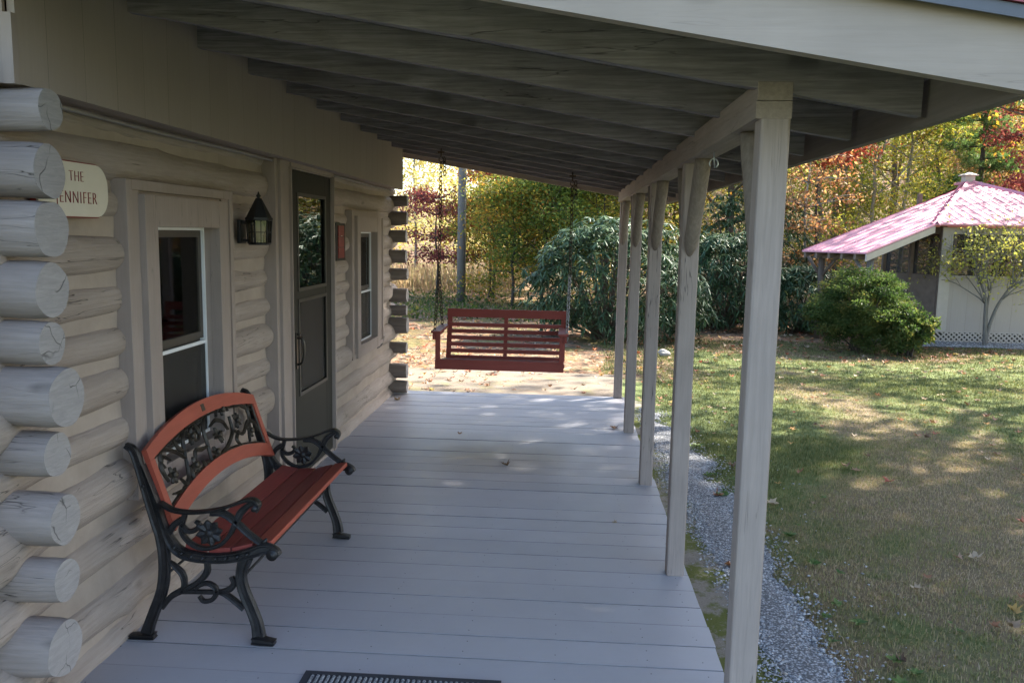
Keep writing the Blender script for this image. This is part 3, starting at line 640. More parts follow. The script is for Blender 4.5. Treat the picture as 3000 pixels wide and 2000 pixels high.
for fy in FY:
    mb = MB(); ribbon(mb, SD['upright'], fy, .034); ribbon(mb, SD['rearfoot'], fy, .05); end = mb.build('iron_end', M['iron'], bench)
    mb = MB(); ribbon(mb, SD['rail'], fy, .042)
    mb.tube([(0.702, fy-.026, .418), (0.702, fy+.026, .418)], [.024, .024], 16); mb.tube([(0.703, fy-.030, .418), (0.703, fy+.030, .418)], [.014, .014], 14)
    for t in np.linspace(.1, .8, 8): q = smooth_curve(SD['rail'][4:11], 8)[int(t*48)]; mb.tube([(q[0], fy-.026, q[1]), (q[0]+.008, fy-.014, q[1]+.008)], [.006, .009], 8)
    mb.build('seat_rail', M['iron'], end)
    mb = MB(); ribbon(mb, SD['frontleg'], fy, .036); ribbon(mb, SD['frontfoot'], fy, .05); mb.build('front_leg', M['iron'], end)
    mb = MB(); ribbon(mb, SD['arm'], fy, .046); mb.tube([(.628, fy-.025, .620), (.628, fy+.025, .620)], .013, 12); mb.build('armrest', M['iron'], end)
    mb = MB()
    for k in ('ribA', 'ribB', 'ribC', 'curl'): ribbon(mb, SD[k], fy, .024)
    for k in range(8): petal(mb, (.426, .502), k*math.pi/4+.2, .058, .038, fy-.008)
    mb.tube([(.426, fy-.026, .502), (.426, fy-.018, .502), (.426, fy+.016, .502)], [.008, .019, .021], 14)
    mb.tube([(.655, fy, .462), (.668, fy, .474), (.672, fy, .484)], [.012, .009, .004], 8)
    mb.build('flower_scroll', M['iron'], end)
    mb = MB()
    for k in ('stA', 'stB', 'ring', 'stC', 'stD'): ribbon(mb, SD[k], fy, .022)
    mb.build('scroll_stretcher', M['iron'], end)
    mb = MB(); mb.tube([(.674, fy, .438), (.674, fy-.001, .452)], [.006, .007], 8); mb.tube([(.145, fy-.018, .70), (.145, fy-.024, .70)], [.007, .006], 8); mb.build('bolt', M['iron'], end)
# seat slats rest on the rails
def rail_top(x):
    Q = smooth_curve(SD['rail'][4:12], 6); best = min(Q, key=lambda q: abs(q[0]-x)); return best[1]+.022
for (xa, xb, m_) in ((.305, .400, 'slat_old'), (.408, .505, 'slat_old'), (.513, .605, 'slat_old'), (.617, .690, 'slat_new')):
    za, zb = rail_top(xa)-.004, rail_top(xb)-.004; mb = MB(); ya, yb = FY[0]+.014, FY[1]-.014
    bm = bmesh.new(); bmesh.ops.create_cube(bm, size=1); ang = math.atan2(zb-za, xb-xa)
    for v in bm.verts: v.co = Vector((v.co.x*math.hypot(xb-xa, zb-za), v.co.y*(yb-ya), v.co.z*.022))
    bmesh.ops.bevel(bm, geom=list(bm.edges), offset=.004, segments=2, profile=.6, affect='EDGES')
    bmesh.ops.transform(bm, matrix=Matrix.Translation(((xa+xb)/2, (ya+yb)/2, (za+zb)/2+.008)) @ Matrix.Rotation(-ang, 4, 'Y'), verts=bm.verts)
    mb.bm(bm); mb.build('seat_slat', M[m_], bench)
# back: arched wooden rails + cast panel in the reclined plane
BO = Vector((.2524, 3.31, .491)); BV = Vector((-.31872, 0, .94785)); BU = Vector((0, 1, 0)); BN = BU.cross(BV)
def bp3(u, v, n=0.0): return BO+BU*u+BV*v+BN*n
UL = 1.22
def band(mb, top, bot, th, mi=0):
    """solid band between two curves v(u)"""
    us = np.linspace(0, UL, 40); vs = []
    for u in us:
        for n_ in (-th/2, th/2): vs += [bp3(u, bot(u), n_), bp3(u, top(u), n_)]
    fs = []
    for i in range(39):
        a = i*4; b = a+4; fs += [(a, a+1, b+1, b), (a+2, b+2, b+3, a+3), (a+1, a+3, b+3, b+1), (a, b, b+2, a+2)]
    fs += [(0, 2, 3, 1), (39*4, 39*4+1, 39*4+3, 39*4+2)]; mb.add(vs, fs, mi)
def arch(v0, rise): return lambda u: v0+rise*(1-((u-UL/2)/(UL/2))**2)
T1, T0 = arch(.375, .098), arch(.318, .080); B1, B0 = arch(.075, .100), arch(.000, .105)
mb = MB(); band(mb, T1, T0, .024); tr_ = mb.build('top_rail', M['slat_new'], bench)
mb = MB(); mb.add([bp3(.60+a, .435+b, n_) for n_ in (-.014, .0135) for a, b in ((-.018, -.018), (.018, -.018), (.018, .018), (-.018, .018))], [(0, 1, 2, 3), (7, 6, 5, 4), (0, 4, 5, 1), (1, 5, 6, 2), (2, 6, 7, 3), (3, 7, 4, 0)]); mb.build('maker_plate', M['bronze'], tr_)
mb = MB(); band(mb, B1, B0, .024); mb.build('lower_rail', M['slat_new'], bench)
for (u0, u1) in ((.0, .040), (1.18, 1.22)):
    mb = MB(); vs = [bp3(u, v, n_) for n_ in (-.011, .011) for (u, v) in ((u0, B1(u0)+.001), (u1, B1(u1)+.001), (u1, T0(u1)-.001), (u0, T0(u0)-.001))]
    mb.add(vs, [(0, 1, 2, 3), (7, 6, 5, 4), (0, 4, 5, 1), (1, 5, 6, 2), (2, 6, 7, 3), (3, 7, 4, 0)]); mb.build('side_stile', M['slat_new'], bench)
mb = MB()
def pribbon(mb, rows, th=.012):
    """leafy cast ribbon in the back panel; rows (u, v, width)"""
    Q = smooth_curve(rows, 6); m = len(Q); vs = []
    sec = [(-1, 0), (-.6, .8), (-.2, .5), (0, .8), (.2, .5), (.6, .8), (1, 0), (.6, -.8), (0, -.6), (-.6, -.8)]; K = len(sec)
    for i, (u, v, w_) in enumerate(Q):
        a = Q[max(0, i-1)]; c = Q[min(m-1, i+1)]; d = Vector((c[0]-a[0], c[1]-a[1])); d.normalize(); n = (-d.y, d.x)
        for s_, t_ in sec: vs.append(bp3(u+n[0]*s_*w_/2, v+n[1]*s_*w_/2, t_*th/2))
    fs = [(i*K+k, i*K+(k+1) % K, (i+1)*K+(k+1) % K, (i+1)*K+k) for i in range(m-1) for k in range(K)]+[tuple(range(K))[::-1], tuple((m-1)*K+k for k in range(K))]
    mb.add(vs, fs)
rim = [(.050, B1(.05)+.008), (.050, T0(.05)-.008)]
for (f, o_) in ((T0, -.008), (B1, .008)): pribbon(mb, [(u, f(u)+o_, .011) for u in np.linspace(.045, 1.175, 16)])
for u in (.048, 1.172): pribbon(mb, [(u, v, .012) for v in np.linspace(B1(u), T0(u), 5)])
rr_ = random.Random(5)
for (u, v, s_) in ((.15, .215, .040), (.36, .20, .040), (.42, .33, .042), (.68, .27, .046), (.93, .29, .042), (1.05, .20, .034), (.60, .20, .034), (.80, .38, .03)):
    for k in range(6):
        a = k*math.pi/3+rr_.random(); 
        pribbon(mb, [(u+math.cos(a)*s_*t, v+math.sin(a)*s_*t, w_) for t, w_ in ((.15, .010), (.5, .024), (.8, .018), (1.05, .003))], .016)
    mb.tube([bp3(u, v, -.004), bp3(u, v, .018), bp3(u, v, .020)], [.013, .016, .011], 10)
VINES = [[(.10, .14, .010), (.20, .13, .022), (.27, .17, .02), (.30, .25, .012), (.33, .33, .020), (.38, .385, .006)],
 [(.30, .25, .008), (.22, .31, .022), (.13, .34, .026), (.09, .30, .016), (.11, .26, .006)],
 [(.52, .17, .008), (.54, .25, .02), (.55, .33, .022), (.60, .385, .01), (.66, .385, .006)],
 [(.54, .25, .008), (.47, .25, .024), (.41, .26, .022), (.38, .22, .01)],
 [(.55, .18, .01), (.66, .18, .024), (.75, .20, .026), (.84, .25, .018), (.86, .33, .01)],
 [(.84, .26, .01), (.95, .21, .022), (1.05, .255, .024), (1.12, .235, .018), (1.15, .17, .006)],
 [(1.15, .30, .008), (1.08, .33, .024), (1.02, .36, .024), (.95, .37, .012), (.90, .40, .006)],
 [(1.00, .15, .008), (1.03, .20, .018), (1.09, .27, .024), (1.10, .33, .016), (1.13, .36, .006)],
 [(.20, .18, .010), (.26, .12, .026), (.31, .16, .024), (.30, .21, .010)], [(.10, .20, .010), (.08, .27, .026), (.12, .31, .02), (.17, .28, .008)],
 [(.44, .20, .008), (.47, .15, .024), (.52, .17, .016)], [(.72, .36, .01), (.76, .40, .024), (.83, .40, .02), (.87, .36, .008)], [(.48, .38, .008), (.50, .33, .022), (.47, .30, .01)],
 [(.62, .33, .008), (.70, .345, .024), (.77, .32, .02), (.80, .27, .008)], [(.88, .16, .008), (.86, .20, .022), (.91, .235, .016)], [(.25, .36, .006), (.28, .30, .024), (.34, .28, .01)]]
for vn in VINES: pribbon(mb, vn, .018)
mb.build('floral_panel', M['bronze'], bench)
mb = MB(); mb.tube([(.56, 3.30, .30), (.56, 4.54, .30)], .006, 8); mb.tube([(.20, 3.30, .28), (.20, 4.54, .28)], .006, 8); mb.build('tie_rod', M['iron'], bench)
bake0(bench)

# ================================================================ PORCH SWING
SYF, SYB = 7.22, 7.74; SX0, SX1 = .775, 1.937
swing = empty('porch_swing', ((SX0+SX1)/2, 7.5, .60), 'maroon slatted wooden swing hanging on chains at the far end of the porch', 'swing')
B_ = .003
mb = MB(); mb.box((SX0, SYF, .575), (SX1, SYF+.04, .66), bev=B_); mb.build('front_rail', M['swing'], swing)
mb = MB(); mb.box((SX0, SYB-.02, .515), (SX1, SYB+.02, .585), bev=B_); mb.build('rear_rail', M['swing'], swing)
mb = MB(); [mb.prism([(SYF+.041, .58), (SYB-.021, .52), (SYB-.021, .585), (SYF+.041, .645)], xa_, xb_, 0) for xa_, xb_ in ((SX0+.002, SX0+.04), (SX1-.04, SX1-.002), (1.335, 1.375))]; mb.build('seat_frame', M['swing'], swing)
mb = MB()
for k in range(7): y = SYF-.005+k*.070; zz_ = -.010*k*.9; mb.box((SX0+.044, y, .6515+zz_), (SX1-.044, y+.055, .667+zz_), bev=B_)
mb.build('seat_slats', M['swing'], swing)
tilt = lambda z: SYB-.10+(z-.66)*.30
def yslat(z0, z1, x0, x1, t=.018, off=0.0):
    mb = MB(); a, b = tilt(z0)+off, tilt(z1)+off
    mb.add([(x0, a, z0), (x1, a, z0), (x1, b, z1), (x0, b, z1), (x0, a+t, z0), (x1, a+t, z0), (x1, b+t, z1), (x0, b+t, z1)], [(0, 1, 2, 3), (7, 6, 5, 4), (0, 4, 5, 1), (1, 5, 6, 2), (2, 6, 7, 3), (3, 7, 4, 0)]); return mb
BX0, BX1 = .815, 1.945
yslat(1.000, 1.078, BX0-.004, BX1+.004).build('back_slat', M['swing'], swing)
for k in range(7): z = .948-k*.0603; yslat(z-.036, z, BX0, BX1).build('back_slat', M['swing'], swing)
for (a, b) in ((BX0, BX0+.042), (1.360, 1.395), (BX1-.042, BX1)): yslat(.62, 1.07, a, b, .034, .0185).build('back_stile', M['swing'], swing)
for (a, b, s_) in ((SX0+.002, SX0+.044, -1), (SX1-.044, SX1-.002, 1)):
    mb = MB(); mb.box((a, SYF+.001, .661), (b, SYF+.041, .905), bev=B_); mb.build('arm_post', M['swing'], swing)
    o0 = a-.035 if s_ < 0 else a-.012; o1 = b+.012 if s_ < 0 else b+.035
    mb = MB(); mb.box((o0, SYF-.04, .9055), (o1, SYB+.08, .925), bev=B_); ar = mb.build('armrest', M['swing'], swing)
    mb = MB(); mb.box((a-.022 if s_ < 0 else b+.002, SYF-.02, .845), (a-.002 if s_ < 0 else b+.022, SYB+.06, .904), bev=B_); mb.build('arm_skirt', M['swing'], ar)
def chain(p0, p1, mat, ll=.050, r=.0042, wd=.0145):
    p0 = Vector(p0); p1 = Vector(p1); d = p1-p0; n = max(2, int(d.length/(ll*.80))); st = d/n; dn = d.normalized(); a = dn.orthogonal().normalized(); b = dn.cross(a); mb = MB()
    for i in range(n):
        c = p0+st*(i+.5); s_ = a if i % 2 else b; pts = []
        for k in range(10):
            t = 2*math.pi*k/10; pts.append(c+dn*(ll/2)*math.cos(t)*1.0+s_*wd*math.sin(t))
        mb.tube(pts, r, 5, closed=True, sm=True)
    return mb
ZT = lambda x: RB(x)-.01
for (x, top, mt) in ((SX0-.01, SX0-.005, 'chain'), (SX1+.02, SX1+.035, 'chain_new')):
    junc = (top, 7.47, 1.44); tp = (top, 7.54, ZT(top)-.10)
    chain(tp, junc, M['chain']).build('chain', M['chain'], swing)
    for yb in (SYF+.02, SYB+.02): chain(junc, (x, yb, .86), M[mt]).build('chain', M[mt], swing)
    mb = MB(); mb.tube([(top, 7.545, ZT(top)+.03), (top, 7.545, ZT(top)-.05)], .006, 8); mb.tube([(top+.02*math.sin(t), 7.545, ZT(top)-.07+.02*math.cos(t)) for t in np.linspace(.2, 5.6, 14)], .0045, 6)
    mb.box((top-.03, 7.537, ZT(top)-.012), (top+.03, 7.553, ZT(top)+.004)); mb.build('ceiling_hook', M['chain'], swing)
    ex = chain((top+.03, 7.54, ZT(top)-.05), (top+.035, 7.54, ZT(top)-.21), M['chain']) ; ex.build('chain_tail', M['chain'], swing)
bake0(swing)

# ================================================================ DOORMAT
dm = empty('doormat', (1.305, 2.75, .004), 'grey ribbed doormat with black rubber border at the near edge of the deck', 'doormat')
mb = MB(); X0, X1, Y0, Y1 = .903, 1.708, 2.45, 3.088; e = .028
mb.box((X0, Y0, .0015), (X1, Y1, .006), bev=.0015)
for a in ((X0, Y0, X0+e, Y1), (X1-e, Y0, X1, Y1), (X0+e, Y0, X1-e, Y0+e), (X0+e, Y1-e, X1-e, Y1)): mb.box((a[0], a[1], .0062), (a[2], a[3], .0085), bev=.0008)
mb.build('rubber_border', M['rubber'], dm)
mb = MB(); n = 34
for k in range(n):
    x = X0+e+.004+(X1-X0-2*e-.008)*k/n; w_ = (X1-X0-2*e-.008)/n*.62; v = []; f = []
    ys = np.linspace(Y0+e+.003, Y1-e-.003, 30)
    for y in ys:
        jx = .0012*mnoise.noise(Vector((k*3, y*60, 0)))
        v += [(x+jx, y, .0063), (x+w_*.25+jx, y, .0112), (x+w_*.75+jx, y, .0112), (x+w_+jx, y, .0063)]
    for i in range(len(ys)-1):
        for j in range(3): f.append((4*i+j, 4*i+j+1, 4*i+j+5, 4*i+j+4))
    mb.add(v, f)
mb.build('ribbed_pile', M['mat'], dm); bake0(dm)

# ================================================================ GROUND
def vnoise(x, y, seed=0):
    """smooth value noise on numpy arrays"""
    xi = np.floor(x).astype(np.int64); yi = np.floor(y).astype(np.int64); fx = x-xi; fy = y-yi; fx = fx*fx*(3-2*fx); fy = fy*fy*(3-2*fy)
    def h(a, b):
        n = (a*374761393+b*668265263+seed*1442695041) & 0xffffffff; n = ((n ^ (n >> 13))*1274126177) & 0xffffffff; return ((n ^ (n >> 16)) & 0xffff)/65535.0
    return (h(xi, yi)*(1-fx)+h(xi+1, yi)*fx)*(1-fy)+(h(xi, yi+1)*(1-fx)+h(xi+1, yi+1)*fx)*fy
def fbm(x, y, seed=0, o=4):
    s_ = 0; a = .5; t = 0
    for k in range(o): s_ = s_+a*vnoise(x*2**k, y*2**k, seed+k); t += a; a *= .55
    return s_/t
def patch(x, y):      # 0 = green turf, 1 = straw
    base = fbm(x*.55, y*.55, 3)*.50+fbm(x*2.2, y*2.2, 8)*.28+fbm(x*6.5, y*6.5, 18)*.22
    far = np.clip((y-7.5)/5, 0, 1)
    near = np.exp(-(((x-5.2)/1.6)**2+((y-5.4)/2.6)**2))*.50+np.exp(-(((x-11)/2.5)**2+((y-14)/1.6)**2))*.25
    return np.clip((base-.40)*3.6-.38*far+near, 0, 1)
def gz(x, y):
    hill = np.clip((y-25)/60, 0, 1)**1.2*np.clip((x+2)/14, 0, 1)*20+np.clip((y-45)/80, 0, 1)*7
    return GZ+hill+.035*(fbm(x*.5, y*.5, 21)-.5)*np.clip((np.abs(x-1)+np.abs(y-5)-6)/6, 0, 1)
gx = np.unique(np.round(np.concatenate([np.linspace(-260, -9, 26), np.arange(-9, 19, .13), np.linspace(19, 260, 30)]), 3))
gy = np.unique(np.round(np.concatenate([np.linspace(-200, .5, 16), np.arange(.5, 21, .13), np.arange(21, 45, .8), np.linspace(45, 380, 30)]), 3))
XX, YY = np.meshgrid(gx, gy); nx, ny = len(gx), len(gy)
ZZ = gz(XX, YY); V = np.stack([XX, YY, ZZ], -1).reshape(-1, 3)
ii, jj = np.meshgrid(np.arange(nx-1), np.arange(ny-1)); a = (jj*nx+ii).ravel(); F = np.stack([a, a+1, a+nx+1, a+nx], 1)
litter = np.clip((YY-14.2-.10*XX+(fbm(XX*.6, YY*.6, 5)-.5)*3.4)/1.5, 0, 1)*np.where(YY > 12, 1, 0)
litter = np.maximum(litter, np.clip((1.8-XX+(fbm(XX*.8, YY*.8, 15)-.5)*3.0)/2, 0, 1)*np.clip((YY-10)/3, 0, 1)*.75)
litter = np.maximum(litter, np.clip((4.2-XX+(fbm(XX*.8, YY*.8, 19)-.5)*2.5)/1.2, 0, 1)*np.clip((YY-11)/1.5, 0, 1))
bush = np.exp(-(((XX-7.6)/1.7)**2+((YY-15.0)/.9)**2)); litter = np.clip(np.maximum(litter, bush*1.4), 0, 1)
s = NT('turf_and_litter'); at1 = s.n('Attribute', attribute_name='straw'); at2 = s.n('Attribute', attribute_name='litter')
wp = s.coord((1, 1, 1), world=True); n1 = s.noise(wp, 28, 5, .7); n2 = s.noise(wp, 7, 5, .65)
green = s.mix(n1, (.075, .10, .035), (.17, .20, .08)); straw = s.mix(n1, (.11, .085, .05), (.27, .215, .135))
turf = s.mix(s.ramp(s.math('ADD', at1.outputs['Fac'], s.math('MULTIPLY', s.math('SUBTRACT', n2, .5), .9)), [(.3, 0.0), (.75, 1.0)]), green, straw)
vo = s.n('TexVoronoi'); vo.inputs['Scale'].default_value = 11; s.l(wp, vo.inputs['Vector'])
sep = s.n('SeparateColor'); s.l(vo.outputs['Color'], sep.inputs[0])
lit = s.ramp(sep.outputs[0], [(0, (.07, .05, .035)), (.3, (.16, .115, .075)), (.6, (.22, .155, .105)), (.85, (.30, .13, .07)), (1, (.34, .28, .20))])
lit = s.mix(s.ramp(n1, [(.3, 0.0), (.6, 1.0)]), s.mix(.5, lit, (.04, .028, .018)), lit)
moss = s.mix(n1, (.085, .085, .025), (.19, .17, .06)); lit = s.mix(s.ramp(s.noise(wp, .9, 4), [(.46, 0.0), (.60, .7)]), lit, moss)
c = s.mix(s.ramp(s.math('ADD', at2.outputs['Fac'], s.math('MULTIPLY', s.math('SUBTRACT', n2, .5), .7)), [(.35, 0.0), (.65, 1.0)]), turf, lit)
s.bump(s.math('ADD', n1, vo.outputs['Distance']), .8, .03); s.set(c, .95, spec=.1)
gr = mesh('ground', V, F, s.m, None, smooth=True, kind='structure', label='lawn and leaf-strewn woodland floor rising behind the pavilion')
for nm, arr in (('straw', patch(XX, YY)), ('litter', litter)):
    at_ = gr.data.attributes.new(nm, 'FLOAT', 'POINT'); at_.data.foreach_set('value', arr.astype(np.float32).ravel())

def sheet(name, left, right, step, mat, z=.004, **kw):
    """ragged strip along Y: left(y), right(y) functions given as (ys, xs) tables"""
    ys = np.arange(left[0][0], left[0][-1], step); L = np.interp(ys, *left); Rr = np.interp(ys, *right)
    L = L+(fbm(ys*2.3, ys*0+3, 31)-.5)*.22+(fbm(ys*9, ys*0+3, 33)-.5)*.08; Rr = Rr+(fbm(ys*1.9, ys*0+7, 35)-.5)*.34+(fbm(ys*8, ys*0+7, 37)-.5)*.12
    n = 26; t = np.linspace(0, 1, n); X = L[:, None]*(1-t)+Rr[:, None]*t; Y = np.repeat(ys[:, None], n, 1)
    Z = gz(X, Y)+z+.012*np.sin(np.pi*t)[None, :]; v = np.stack([X, Y, Z], -1).reshape(-1, 3)
    i, j = np.meshgrid(np.arange(n-1), np.arange(len(ys)-1)); a = (j*n+i).ravel(); return mesh(name, v, np.stack([a, a+1, a+n+1, a+n], 1), mat, None, smooth=True, kind='structure', **kw)
def gravelmat(name, lo, hi, sc=70, sand=None):
    s = NT(name); wp = s.coord((1, 1, 1), world=True); vo = s.n('TexVoronoi'); vo.inputs['Scale'].default_value = sc; s.l(wp, vo.inputs['Vector'])
    sp_ = s.n('SeparateColor'); s.l(vo.outputs['Color'], sp_.inputs[0]); c = s.mix(sp_.outputs[0], lo, hi)
    c = s.mix(s.ramp(vo.outputs['Distance'], [(.25, 0.0), (.6, .8)]), c, tuple(x*.35 for x in lo))
    if sand: c = s.mix(s.ramp(s.noise(wp, 3.2, 5), [(.42, 0.0), (.58, .95)]), c, sand)
    s.bump(s.math('SUBTRACT', 1.0, vo.outputs['Distance']), .5, .006); return s.set(c, .95, spec=.05)
M['gravel'] = gravelmat('blue_grey_gravel', (.21, .215, .225), (.53, .54, .56), 75)
s = NT('sandy_dirt'); wp = s.coord((1, 1, 1), world=True); n1 = s.noise(wp, 90, 4, .7); n2 = s.noise(wp, 3.5, 5, .65); n3 = s.noise(wp, 2.1, 4)
c = s.mix(n1, (.12, .10, .08), (.25, .215, .175)); c = s.mix(s.ramp(n2, [(.42, 0.0), (.7, .7)]), c, (.15, .11, .075)); c = s.mix(s.ramp(n3, [(.56, 0.0), (.70, .6)]), c, (.17, .165, .06))
s.bump(n1, .6, .01); M['sand'] = s.set(c, .95, spec=.1)
s = NT('mossy_dirt'); wp = s.coord((1, 1, 1), world=True); n1 = s.noise(wp, 110, 4, .75); n2 = s.noise(wp, 2.6, 6, .75)
c = s.mix(n1, (.15, .13, .105), (.36, .335, .30)); c = s.mix(s.ramp(n2, [(.44, 0.0), (.53, .9)]), c, s.mix(n1, (.06, .085, .015), (.17, .18, .04))); s.bump(n1, .8, .012); M['mossdirt'] = s.set(c, .95, spec=.1)
sheet('dirt_strip', ([1.0, 10.2], [2.50, 2.4]), ([1.0, 3.0, 5, 7, 8.2, 9.0, 10.2], [3.2, 3.15, 3.15, 3.1, 3.05, 3.0, 3.0]), .05, M['mossdirt'], .004)
sheet('gravel_path', ([1.0, 4, 5.4, 6.4, 8.2, 9.7], [2.95, 2.98, 2.92, 2.85, 2.88, 2.83]), ([1.0, 3.0, 4, 5, 6.5, 8.2, 9.1, 9.7], [3.46, 3.38, 3.32, 3.31, 3.28, 3.22, 3.06, 2.90]), .05, M['gravel'], .010)
def sheetx(name, y0, y1, x0, x1, mat, z=.006, amp=.8, **kw):
    xs = np.arange(x0, x1, .1); a0 = y0+(fbm(xs*.7, xs*0, 51)-.5)*amp+(fbm(xs*5, xs*0, 53)-.5)*amp*.3; a1 = y1+(fbm(xs*.6, xs*0, 55)-.5)*amp*1.5+(fbm(xs*4, xs*0, 57)-.5)*amp*.4
    t = np.linspace(0, 1, 20); Y = a0[:, None]*(1-t)+a1[:, None]*t; X = np.repeat(xs[:, None], 20, 1); Z = gz(X, Y)+z+.01*np.sin(np.pi*t)[None, :]
    v = np.stack([X, Y, Z], -1).reshape(-1, 3); i, j = np.meshgrid(np.arange(19), np.arange(len(xs)-1)); a = (j*20+i).ravel()
    return mesh(name, v, np.stack([a, a+20, a+21, a+1], 1), mat, None, smooth=True, kind='structure', **kw)
sheetx('dirt_driveway', 9.35, 12.0, -9, 2.75, M['sand'], .022)
sheetx('gravel_apron', 16.35, 17.42, 8.3, 17, M['gravel'], .010, .25)

# ---------------------------------------------------------------- scatter helpers (numpy)
def unit(v): return v/np.maximum(1e-9, np.linalg.norm(v, axis=-1, keepdims=True))
def tint_attr(o, per_leaf, k):
    at_ = o.data.attributes.new('tint', 'FLOAT', 'FACE'); at_.data.foreach_set('value', np.repeat(per_leaf, k).astype(np.float32))
def leafmat(name, cols, trans=.35, rough=.55, spec=.3):
    s = NT(name); at_ = s.n('Attribute', attribute_name='tint'); n = len(cols)
    c = s.ramp(at_.outputs['Fac'], [(i/max(1, n-1), cc) for i, cc in enumerate(cols)]); s.set(c, rough, spec=spec)
    tr = s.n('BsdfTranslucent'); tc = s.mix(1.0, c, (1.0, .95, .55), 'MULTIPLY'); s.l(s.mix(.35, tc, c), tr.inputs[0])
    mx = s.n('MixShader'); mx.inputs[0].default_value = trans; s.l(s.b.outputs[0], mx.inputs[1]); s.l(tr.outputs[0], mx.inputs[2]); s.l(mx.outputs[0], s.out.inputs[0]); return s.m
def leaves(name, Pn, Dn, S, mat, parent=None, aspect=.5, upbias=.6, tint=None, fold=.12, **kw):
    """one folded diamond per leaf"""
    N = len(Pn); rn = unit(rng.normal(size=(N, 3))+np.array([0, 0, upbias])*1.0); sd_ = unit(np.cross(rn, Dn)); nn = np.cross(Dn, sd_)
    S = S[:, None]; W = S*aspect*.5; mid = Pn+Dn*S*.45
    v = np.stack([Pn, mid+sd_*W+nn*W*fold*2, Pn+Dn*S-nn*S*.08, mid-sd_*W+nn*W*fold*2], 1).reshape(-1, 3)
    b = np.arange(N)*4; f = np.stack([np.stack([b, b+1, b+2], 1), np.stack([b, b+2, b+3], 1)], 1).reshape(-1, 3)
    o = mesh(name, v, f, mat, parent, **kw); tint_attr(o, rng.random(N) if tint is None else tint, 2); return o
def ell(n, c, r, shell=.0, lump=None):
    """points in an ellipsoid; lumps give the outline hollows and bulges"""
    d = unit(rng.normal(size=(n, 3))); t = (shell+(1-shell)*rng.random(n)**.45)
    if lump is not None: t = t*(1+lump*(vnoise(d[:, 0]*3+7+d[:, 2]*2, d[:, 1]*3+d[:, 2]*3+5, 77)-.5)*2)
    return np.array(c)+d*np.array(r)*t[:, None], d

PAL = dict(
 gold=[(.50, .38, .08), (.64, .50, .14), (.70, .60, .24), (.50, .46, .12), (.55, .30, .08)],
 pale=[(.70, .60, .26), (.76, .70, .38), (.66, .62, .25), (.70, .50, .20)],
 green=[(.05, .095, .025), (.09, .15, .035), (.14, .21, .045), (.22, .27, .06), (.30, .30, .06)],
 yelgreen=[(.16, .22, .04), (.30, .35, .06), (.42, .42, .08), (.52, .45, .09), (.14, .20, .04)],
 mixed=[(.06, .11, .025), (.11, .17, .035), (.28, .28, .05), (.50, .36, .06), (.46, .22, .05), (.14, .20, .04)],
 orange=[(.40, .16, .07), (.50, .26, .13), (.55, .36, .20), (.36, .12, .07), (.52, .42, .18)],
 red=[(.24, .04, .035), (.36, .07, .05), (.44, .12, .07), (.28, .05, .05)],
 purple=[(.14, .04, .05), (.21, .06, .07), (.27, .08, .085), (.31, .10, .07)],
 rhodo=[(.022, .05, .022), (.042, .08, .038), (.08, .13, .07), (.06, .10, .03), (.34, .30, .06)],
 azalea=[(.025, .055, .018), (.045, .085, .024), (.075, .12, .035), (.13, .155, .05), (.24, .20, .06)],
 pine=[(.06, .13, .05), (.10, .18, .07), (.15, .24, .09)])
LM = {k: leafmat('leaves_'+k, v, .12 if k in ('rhodo',) else .55, .42 if k == 'rhodo' else .6, .2 if k == 'rhodo' else .25) for k, v in PAL.items()}
BARK = {'grey': wood('grey_bark', (.20, .185, .17), 'Z', crack=.8, knots=.3, bumpd=.02, var=.45), 'brown': wood('brown_bark', (.115, .085, .065), 'Z', crack=.5, knots=.2, bumpd=.02, var=.4),
        'pale': wood('pale_bark', (.36, .33, .30), 'Z', crack=.4, knots=.4, bumpd=.01, var=.4), 'dark': wood('dark_bark', (.06, .048, .04), 'Z', crack=.2, knots=.1, bumpd=.01, var=.4)}
def px(p): return math.tan(math.atan((p-1500)/2389.6)-.0616)      # bearing of a column of the reference view
def atx(p, y): return 1.915+y*px(p)

def limb(p, d, L, r, depth, out, tips, rnd, up=.15, wob=.35, split=(2, 4), rmin=.006):
    """recursive branch: appends (points, radii) to out and leafy points to tips"""
    n = 5; pts = [p.copy()]; rs = [r]; dd = d.normalized()
    for i in range(n):
        dd = (dd+Vector((rnd.gauss(0, wob), rnd.gauss(0, wob), rnd.gauss(0, wob)+up))*.32).normalized()
        pts.append(pts[-1]+dd*L/n); rs.append(max(rmin, r*(1-.55*(i+1)/n)))
        if depth <= 1 and i > 0: tips.append((pts[-1].copy(), dd.copy()))
    out.append((pts, rs))
    if depth > 0:
        for k in range(rnd.randint(*split)):
            t = rnd.uniform(.35, 1.0); i = min(n-1, int(t*n)); q = pts[i].lerp(pts[i+1], t*n-i) if i < n else pts[-1]
            a = rnd.uniform(0, 2*math.pi); sdv = dd.orthogonal().normalized(); sdv.rotate(Matrix.Rotation(a, 3, dd)); nd = (dd*rnd.uniform(.5, 1)+sdv*rnd.uniform(.6, 1.1)).normalized()
            limb(q, nd, L*rnd.uniform(.5, .75), max(rmin, rs[i]*.6), depth-1, out, tips, rnd, up, wob, split, rmin)
